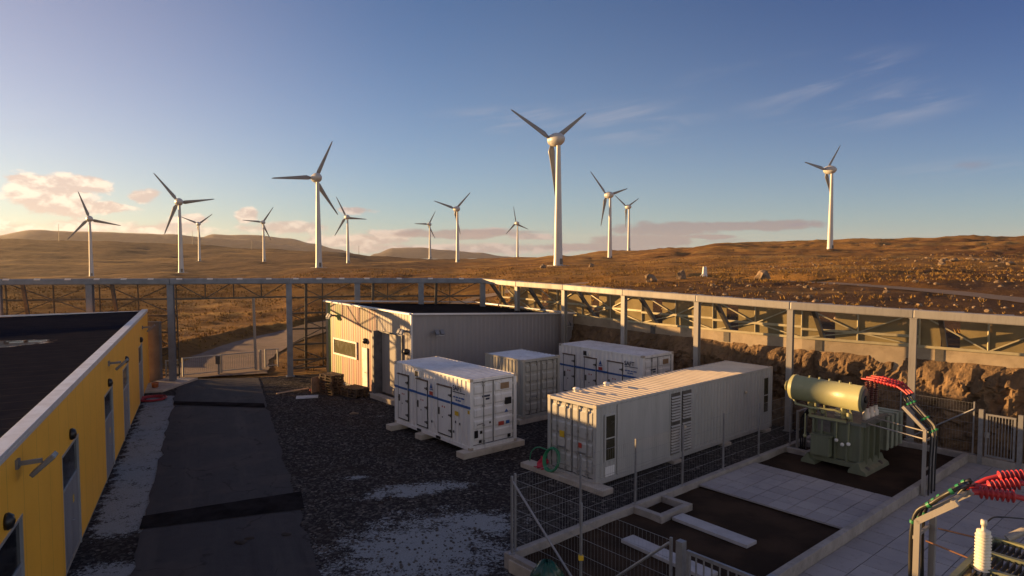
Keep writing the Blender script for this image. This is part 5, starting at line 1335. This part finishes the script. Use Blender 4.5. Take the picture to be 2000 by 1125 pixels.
# ------------------------------------------------------------------ wind turbines
def make_turbines():
    d = {10: "tallest looking wind turbine standing alone right of centre with the biggest egg shaped nacelle",
         5: "second largest wind turbine, its one blade stretched out level to the left",
         2: "large wind turbine at the left, the tiny distant one standing just right of it",
         1: "leftmost wind turbine, its tower rising straight from the fence rail",
         3: "tiny distant wind turbine just right of the large left one, blades in a V",
         4: "small wind turbine between the left group and the second largest one",
         6: "wind turbine right behind the tip of the second largest one's blade",
         7: "smallest distant wind turbine left of the mid sized one near the centre",
         8: "mid sized wind turbine near the centre, two blades up and one down",
         9: "small wind turbine left of the tallest one, seen above the far low hills",
         11: "mid sized wind turbine just right of the tallest one",
         12: "small wind turbine on the ridge behind the mid sized one's blade",
         13: "lone wind turbine on the right hillside with its rotor turned side on"}
    YAW = R(38)                                    # rotor axis points 38 degrees left of straight ahead
    def parts(t, Rb, rot):
        m = MB(); prof = [(0, 1.75), (.5, 1.72)] + [(h, 1.62 - .88 * h / 43) for h in range(3, 44, 5)] + [(43.2, .76)]
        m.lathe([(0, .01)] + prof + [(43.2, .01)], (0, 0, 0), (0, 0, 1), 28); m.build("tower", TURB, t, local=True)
        m = MB(); m.box((-.55, -1.82, .8), (.55, -1.60, 2.9)); m.build("tower_door", DARKSTEEL, t, local=True)
        ax = Vector((0, 1, 0))                     # local +y = rotor axis
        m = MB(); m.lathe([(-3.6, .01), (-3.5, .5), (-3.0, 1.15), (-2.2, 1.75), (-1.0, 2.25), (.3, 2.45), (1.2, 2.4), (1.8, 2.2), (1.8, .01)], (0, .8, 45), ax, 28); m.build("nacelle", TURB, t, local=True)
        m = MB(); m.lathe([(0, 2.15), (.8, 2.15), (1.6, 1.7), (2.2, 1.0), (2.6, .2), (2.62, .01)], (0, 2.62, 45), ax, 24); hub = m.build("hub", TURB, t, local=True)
        for k in range(3):
            an = R(rot + 120 * k); u = Vector((math.sin(an), 0, math.cos(an))); e = Vector((math.cos(an), 0, -math.sin(an)))
            c0 = Vector((0, 3.5, 45)); m = MB(); vs = []; n = 16; sg = 10
            for i in range(n):
                f = i / (n - 1); r = 1.2 + (Rb - 1.2) * f
                ch = 1.0 + 1.6 * min(1, f / .14) if f < .14 else 2.6 * (1 - .78 * ((f - .14) / .86) ** .75)
                if f > .97: ch *= .5
                th = ch * (.55 if f < .05 else .28 * (1 - f) + .10); tw = R(26 * (1 - f) ** 2 + 3)
                for j in range(sg):
                    g = 2 * math.pi * j / sg
                    xx = math.cos(g) * ch / 2 + ch * .18; yy = math.sin(g) * th / 2
                    vs.append(c0 + u * r + e * (xx * math.cos(tw) - yy * math.sin(tw)) + ax * (xx * math.sin(tw) + yy * math.cos(tw)))
            fs = [(i * sg + j, i * sg + (j + 1) % sg, (i + 1) * sg + (j + 1) % sg, (i + 1) * sg + j) for i in range(n - 1) for j in range(sg)] + [tuple(range((n - 1) * sg, n * sg))]
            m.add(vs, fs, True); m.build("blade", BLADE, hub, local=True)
    for k in sorted(TURBS):
        px, py, hp, rot, Rb, yw = TURBS[k]; p = TPOS[k]
        t = thing("wind_turbine", d[k], "wind turbine", (p.x, p.y, p.z - .3), YAW + R(yw), "wind turbines on the moor"); parts(t, Rb, rot)
        f = MB(); f.lathe([(0, .01), (0, 4.2), (.35, 4.0), (.35, .01)], (0, 0, .05), (0, 0, 1), 20); f.build("foundation", CONCD, t, local=True)
make_turbines()
for px, y0, y1, D, lb in ((115, 437, 470, 1350, "thin mast left of the leftmost turbine"), (376, 450, 476, 1400, "thin mast between the large left turbine and the tiny one"), (492, 470, 486, 1300, "thin mast left of the small turbine on the low hill"), (701, 480, 496, 1200, "thin mast right of the second largest turbine")):
    b = aty(px, y1, D); m = MB(); m.cyl((b.x, b.y, b.z - 4), (b.x, b.y, aty(px, y0, D).z), .5, .25, 6); m.cyl((b.x, b.y, b.z - 4.5), (b.x, b.y, b.z - 3.5), 1.2, 1.2, 6); tag(m.build("mast", DARKSTEEL), lb, "mast", "masts on the horizon")

# ------------------------------------------------------------------ stones and tufts
def rock_mesh(m, c, r, seed, flat=.75, sub=2):
    bm = bmesh.new(); bmesh.ops.create_icosphere(bm, subdivisions=sub, radius=1)
    vs = []
    for v in bm.verts:
        q = v.co; n = noise.noise(q * 1.1 + Vector((seed, 0, 0))) * .5 + noise.noise(q * 2.6 + Vector((0, seed, 0))) * .22
        k = 1 + n; vs.append((c[0] + q.x * r * k, c[1] + q.y * r * k * .9, c[2] + q.z * r * k * flat))
    m.add(vs, [[v.index for v in f.verts] for f in bm.faces]); bm.free()
ROCK = mat("lichen boulder", (.25, .175, .11), .95, 0, .25, 1.5, .4, 8)
def boulder(px, py, D, r, lb, flat=1.0):
    p = aty(px, py, D); z = terr(p.x, p.y); m = MB(); rock_mesh(m, (p.x, p.y, z + r * .4), r, px, flat); tag(m.build("boulder", ROCK), lb, "boulder", "boulders on the moor")
boulder(1272, 551, 84, .75, "lone boulder left of the white marker post behind the right fence")
boulder(1329, 550, 88, .6, "slim upright boulder between the lone boulder and the white marker post", 1.5)
boulder(1490, 552, 86, .95, "largest boulder by the dark track behind the right fence", 1.1)
boulder(1060, 523, 225, 1.1, "pale boulder at the left foot of the tallest turbine")
boulder(1155, 521, 225, .9, "pale boulder right of the foot of the tallest turbine")
def stones():
    m = MB(); rnd = random.Random(3)
    for i in range(620):
        if i < 330: px = rnd.uniform(980, 2150); D = rnd.uniform(36, 75)
        elif i < 520: px = rnd.uniform(1450, 2100); D = rnd.uniform(70, 200)
        else: px = rnd.uniform(1600, 2100); D = rnd.uniform(150, 420)
        h = line_hit(px)
        if h is None or D < h + 1: continue
        x = (px - 1000) / F * D; r = rnd.choice((.05, .07, .09, .12, .2)) * (1 + D / 170)
        if segdist(Vector((x, D)), HTRACK) < 2.4: continue
        rock_mesh(m, (x, D, terr(x, D) + r * .2), r, i * 1.7, .7)
    for i in range(60):
        px = rnd.gauss(1900, 90); D = rnd.uniform(130, 235); x = (px - 1000) / F * D; r = rnd.choice((.3, .4, .5, .7, .9))
        rock_mesh(m, (x, D, terr(x, D) + r * .15), r, i * 2.3, .65)
    tag(m.build("stones", ROCK), kind='stuff')
stones()
def yard_stones():
    m = MB(); rnd = random.Random(8); n = 0
    while n < 2600:
        y = 14 + 24 * rnd.random() ** 1.5; x = rnd.uniform(-13, 3)
        a = RR0.lerp(RR1, (y - RR0.y) / (RR1.y - RR0.y)).x
        if x < a + .1 or x > -1.0 + (y < 17) * .6 + max(0, (24 - y)) * 0: continue
        q = Vector((x, y)) - C1N; u = q.dot(Uv); v = q.dot(Vv)
        if -.3 < u < 6.3 and -.4 < v < 2.9: continue
        r = rnd.choice((.018, .022, .028, .035, .05)); rock_mesh(m, (x, y, .012), r, n * .77, .7, 1); n += 1
    tag(m.build("gravel_stones", mat("yard stone", (.12, .11, .105), .9, 0, .3, 9)), kind='stuff')
yard_stones()
def tufts():
    m = MB(); rnd = random.Random(5); g = bpy.data.materials.new("moor grass blades"); g.use_nodes = True
    N = NT(g.node_tree); b = g.node_tree.nodes['Principled BSDF']; geo = N.n('ShaderNodeNewGeometry')
    g.node_tree.links.new(N.mix(geo.outputs['Random Per Island'], (.12, .065, .022), (.42, .26, .085)), b.inputs['Base Color']); b.inputs['Roughness'].default_value = .9; b.inputs['Specular IOR Level'].default_value = .1
    def tuft(x, y, z, h):
        for k in range(7):
            a = rnd.uniform(0, 6.28); l = rnd.uniform(.3, .9) * h; w = .12 * h + .02; c, s = math.cos(a), math.sin(a); hh = h * rnd.uniform(.6, 1.1)
            ox, oy = rnd.uniform(-.25, .25) * h, rnd.uniform(-.25, .25) * h
            m.add([(x + ox - s * w, y + oy + c * w, z - .05), (x + ox + s * w, y + oy - c * w, z - .05), (x + ox + c * l, y + oy + s * l, z + hh)], [(0, 1, 2)])
    for i in range(22000):
        u = rnd.random()
        px = rnd.uniform(0, 2050); h = line_hit(px)
        if h is None: continue
        D = (h + 1.5) * (260 / (h + 1.5)) ** (u ** .8)
        x = (px - 1000) / F * D
        q = Vector((x, D))
        if noise.noise(Vector((x * .07, D * .07, 2))) < -.12: continue
        if x < 20 and segdist(q, TRACK) < 4.2: continue
        if x > 20 and segdist(q, HTRACK) < 2.6: continue
        if px > 1000 and D < 75 and rnd.random() < .82: continue
        tuft(x, D, terr(x, D), rnd.uniform(.10, .26) * (1 + D / 200))
    tag(m.build("moor_grass", g), kind='stuff')
tufts()

# ------------------------------------------------------------------ small things
# white marker post on the moor
p = aty(1376, 543, 100); z = terr(p.x, p.y)
t = thing("marker_post", "white tapered marker post with a slanting stay on the moor behind the right fence", "post", (p.x, p.y, z))
wm = mat("white post paint", (.75, .74, .72), .5)
m = MB(); m.add([Vector((p.x + x * w, p.y + y * w, z + h)) for h, w in ((.5, .34), (1.95, .22)) for x, y in ((-1, -1), (1, -1), (1, 1), (-1, 1))], [(3, 2, 1, 0), (4, 5, 6, 7), (0, 1, 5, 4), (1, 2, 6, 5), (2, 3, 7, 6), (3, 0, 4, 7)]); m.build("body", wm, t, .03)
m = MB(); m.beam((p.x - .95, p.y - .1, z + .1), (p.x - .15, p.y - .1, z + 1.0), .16, .16); m.build("stay", wm, t)
for dx in (-.25, .25): m = MB(); m.beam((p.x + dx, p.y, z - .1), (p.x + dx, p.y, z + .55), .14, .14); m.build("leg", wm, t)

# low gate across the road
g0, g1 = atz(358, 737), atz(500, 722)
def low_gate(label, p, q, h=1.3):
    t = thing("low_gate", label, "gate", p); d = (q - p).normalized(); m = MB()
    for c in (p, q): m.beam(c + Vector((0, 0, .05)), c + Vector((0, 0, h)), .10, .10, up=(d.x, d.y, 0))
    m.beam(p + Vector((0, 0, h - .04)) + d * .05, q + Vector((0, 0, h - .04)) - d * .05, .07, .07); m.beam(p + Vector((0, 0, .16)) + d * .05, q + Vector((0, 0, .16)) - d * .05, .06, .06); m.build("frame", STEEL, t)
    m = MB(); n = int((q - p).length / .12)
    for i in range(1, n): c = p.lerp(q, i / n); m.beam(c + Vector((0, 0, .19)), c + Vector((0, 0, h - .075)), .012, .012)
    m.build("bars", GALV, t)
mid = g0.lerp(g1, .5); dg_ = (g1 - g0).normalized()
low_gate("left leaf of the low galvanised gate across the road", g0, mid - dg_ * .06)
low_gate("right leaf of the low galvanised gate across the road", mid + dg_ * .06, g1)
low_gate("narrow galvanised side gate right of the road gate", atz(519, 719), atz(543, 717), 1.35)
low_gate("short galvanised fence panel between the tall post and the road gate", atz(325, 741), atz(350, 739), 1.25)
p = mid - dg_ * .0 + Vector((.1, -.5, 0)); t = thing("gate_bollard", "slim bollard with a dark control box before the middle of the road gate", "bollard", p)
m = MB(); m.beam(p, p + Vector((0, 0, 1.3)), .12, .12); m.build("post", STEEL, t); m = MB(); m.box((p.x - .14, p.y - .2, .75), (p.x + .14, p.y - .061, 1.3)); m.build("control_box", DARKSTEEL, t, .01)
p = atz(509, 722); m = MB(); m.cyl(p, p + Vector((0, 0, 1.4)), .085, seg=12); m.cyl(p, p + Vector((0, 0, .03)), .16, seg=12); tag(m.build("bollard", STEEL), "pale steel bollard between the road gate and the side gate", "bollard")

# concrete plinth under the tall left post, grey wall behind the yellow building
m = MB(); m.poly([(-22.6, 38.6), (-20.6, 39.2), (-20.3, 43.0), (-22.4, 43.0)], 0, .16); tag(m.build("concrete_plinth", CONC, None, .02), "low concrete plinth under the tall post by the gate", "plinth")
a, b = aty(293, 745, 42.6), aty(309, 745, 43.2)
m = MB(); m.box((-23.4, 42.3, 0), (-22.35, 42.6, 3.75)); m.box((-23.42, 42.28, 3.75), (-22.33, 42.62, 3.85)); tag(m.build("concrete_wall", mat("dark grey panel", (.15, .15, .155), .7, 0, .15, 2), None, .01), "grey concrete wall end between the yellow building and the gate post", "wall")
p = atz(303, 757, .16); m = MB(); m.lathe([(0, .01), (0, .13), (.04, .17), (.26, .20), (.30, .20), (.30, .16), (.22, .14), (.22, .01)], p, (0, 0, 1), 16); tag(m.build("orange_bucket", mat("orange plastic", (.42, .13, .04), .5)), "small orange bucket at the foot of the tall post", "bucket")
p = atz(297, 779, .06); m = MB()
for k in range(4): m.tube([p + Vector((math.cos(i * .35) * (.5 + .08 * k), math.sin(i * .35) * (.5 + .08 * k), .045 * (k % 2) + .0)) for i in range(19)], .035, 6)
tag(m.build("hose_coil", mat("red hose rubber", (.40, .02, .03), .45)), "red hose coiled flat on the ground by the plinth", "hose")

# pallets
def make_pallet():
    t = thing("wooden_pallet", "pallet", "pallet"); m = MB()
    for i in range(5): m.box((-.6, -.4 + i * .172, .122), (.6, -.4 + i * .172 + .112, .144))
    m.build("deck_boards", WOOD, t, local=True)
    m = MB()
    for x in (-.6, -.0725, .455):
        m.box((x, -.4, .10), (x + .145, .4, .1215))
        for y in (-.4, -.05, .3): m.box((x, y, .022), (x + .145, y + .1, .0995))
    m.build("blocks", WOOD, t, local=True)
    m = MB()
    for y in (-.4, -.05, .3): m.box((-.6, y, 0), (.6, y + .1, .0215))
    m.build("bottom_boards", WOOD, t, local=True)
    return t
base = make_pallet(); first = True
words = ["bottom", "second", "third", "fourth", "fifth", "sixth", "seventh", "topmost"]
for sx, n, lb in ((atz(648, 768), 7, "tall"), (atz(693, 773), 3, "low")):
    for k in range(n):
        o = base if first else copy_tree(base); first = False
        o.location = (sx.x + random.uniform(-.04, .04), sx.y + random.uniform(-.04, .04), .01 + .146 * k); o.rotation_euler = (0, 0, R(-40) + random.uniform(-.05, .05))
        w = words[k] if k < n - 1 else "topmost"
        tag(o, "%s weathered pallet of the %s stack beside the grey building" % (w, lb), "pallet", "pallets stacked beside the grey building")
        o.scale = (1.2, 1.2, 1.15) if n == 3 else (1.05, 1.05, 1.12)
        o.location.z = .01 + .146 * (1.15 if n == 3 else 1.12) * k
def board(label, c, ang, L, w, h, m, name="loose_board", tilt=0):
    d = Vector((math.cos(ang), math.sin(ang), tilt)); mb = MB(); mb.beam(c - d * L / 2 + Vector((0, 0, h / 2 + .01 + abs(tilt) * L / 2)), c + d * L / 2 + Vector((0, 0, h / 2 + .01 + abs(tilt) * L / 2)), w, h); return tag(mb.build(name, m), label, "board")
board("long pale wooden board lying on the gravel left of the pallets", atz(572, 766), R(35), 1.9, .16, .05, mat("pale timber", (.45, .30, .19), .8, 0, .2, 5), tilt=.05)
board("white flat sheet lying on the gravel left of the pallets", atz(600, 776), R(15), 1.2, .75, .03, mat("white sheet", (.50, .52, .54), .6), "flat_sheet")
board("plywood sheet leaning beside the tall pallet stack", atz(622, 765), R(60), 1.1, .05, .9, mat("plywood", (.30, .19, .12), .8, 0, .2, 4), "plywood_sheet")
m = MB(); q = atz(613, 765); rock_mesh(m, (q.x, q.y, .1), .26, 4, .45); tag(m.build("red_sack", mat("red sack cloth", (.38, .05, .04), .8)), "crumpled red sack beside the tall pallet stack", "sack")
m = MB(); q = atz(691, 808); rock_mesh(m, (q.x, q.y, .02), .22, 9, .25); tag(m.build("stone", ROCK), "small pale stone lying alone on the dark gravel", "stone")
# hose ring and red cloth at the long container
Mc = mw(c4)
t = thing("garden_hose", "green hose coil leaning against the doors of the long cream container", "hose", Mc @ Vector((12.35, .42, .1)))
m = MB()
for k in range(5):
    r_ = .36 + .025 * (k % 3); m.tube([Mc @ Vector((12.33 + .028 * k - .12 * (math.sin(i * .315)) , .42 + r_ * math.cos(i * .315), .50 + r_ * 1.05 * math.sin(i * .315))) for i in range(21)], .022, 6)
m.build("coil", GREENH, t)
m = MB(); m.tube(curve_pts([Mc @ Vector((12.36, .2, .8)), Mc @ Vector((12.5, -.2, .85)), Mc @ Vector((12.5, -.55, .6)), Mc @ Vector((12.45, -.7, .2))], 6), .02, 6); m.build("loose_end", GREENH, t)
m = MB(); vs = []; n = 7
for i in range(n):
    for j in range(n): vs.append(Mc @ Vector((12.26 + .35 * j / (n - 1) + .04 * math.sin(i * 2.1), -.28 + .4 * i / (n - 1) + .05 * math.sin(j * 1.7), .12 + .34 * (1 - j / (n - 1)) ** 2 * (1 - .2 * i / (n - 1)) + .03 * math.sin(i * 1.9 + j))))
m.add(vs, [(i * n + j, i * n + j + 1, (i + 1) * n + j + 1, (i + 1) * n + j) for i in range(n - 1) for j in range(n - 1)], True)
o = m.build("red_cloth", mat("red cloth", (.50, .03, .06), .8)); sd = o.modifiers.new("thickness", 'SOLIDIFY'); sd.thickness = .02
tag(o, "red rag lying on the sleeper beside the green hose", "cloth")
# green plastic bundle at the bottom edge
q = aty(1068, 1128, 15.3)
m = MB(); bm_ = []; n1, n2 = 26, 14; vs = []
for i in range(n1):
    for j in range(n2):
        a = 2 * math.pi * i / n1; b_ = math.pi / 2 * j / (n2 - 1); rr = .42 * math.cos(b_) * (1 + .14 * math.sin(a * 7 + b_ * 3) + .08 * noise.noise(Vector((math.cos(a) * 3, math.sin(a) * 3, b_ * 3))))
        vs.append((q.x + rr * math.cos(a) * 1.1, q.y + rr * math.sin(a), .02 + (q.z + .38) * math.sin(b_) ** .8 * (1 + .05 * math.sin(a * 9))))
m.add(vs, [(i * n2 + j, ((i + 1) % n1) * n2 + j, ((i + 1) % n1) * n2 + j + 1, i * n2 + j + 1) for i in range(n1) for j in range(n2 - 1)], True)
tag(m.build("plastic_bundle", mat("dark green plastic sheet", (.008, .075, .05), .22, 0, .3, 4)), "bundle of shiny dark green plastic sheeting at the bottom edge beside the pit", "bundle")
# concrete panel wall of the pit, near side, and a few loose things on the road
for i in range(3): pbox((-.26, .1 + 1.6 * i, -.05), (-.205, 1.62 + 1.6 * i, KZ - .09), "pit_panel", CONC, kb, .01)
# dropped cable and mud lumps on the road
rnd = random.Random(11)
for px, py in ((487, 1050), (560, 1043), (470, 1058)):
    q = atz(px, py, .04); m = MB(); rock_mesh(m, (q.x, q.y, .035), rnd.uniform(.1, .2), px, .25); tag(m.build("mud_clod", mat("mud", (.035, .025, .02), .95)), "flat clod of dark mud on the near asphalt", "clod", "mud clods on the road")

# ------------------------------------------------------------------ haze
def make_haze():
    m = bpy.data.materials.new("haze"); m.use_nodes = True; nt = m.node_tree
    for n in list(nt.nodes):
        if n.type == 'BSDF_PRINCIPLED': nt.nodes.remove(n)
    v = nt.nodes.new('ShaderNodeVolumePrincipled'); v.inputs['Color'].default_value = (.92, .86, .82, 1); v.inputs['Density'].default_value = .00003; v.inputs['Anisotropy'].default_value = .3
    nt.links.new(v.outputs[0], nt.nodes['Material Output'].inputs['Volume'])
    mb = MB(); mb.box((-9000, -200, -110), (9000, 7600, 185)); tag(mb.build("haze", m), kind='stuff')
make_haze()
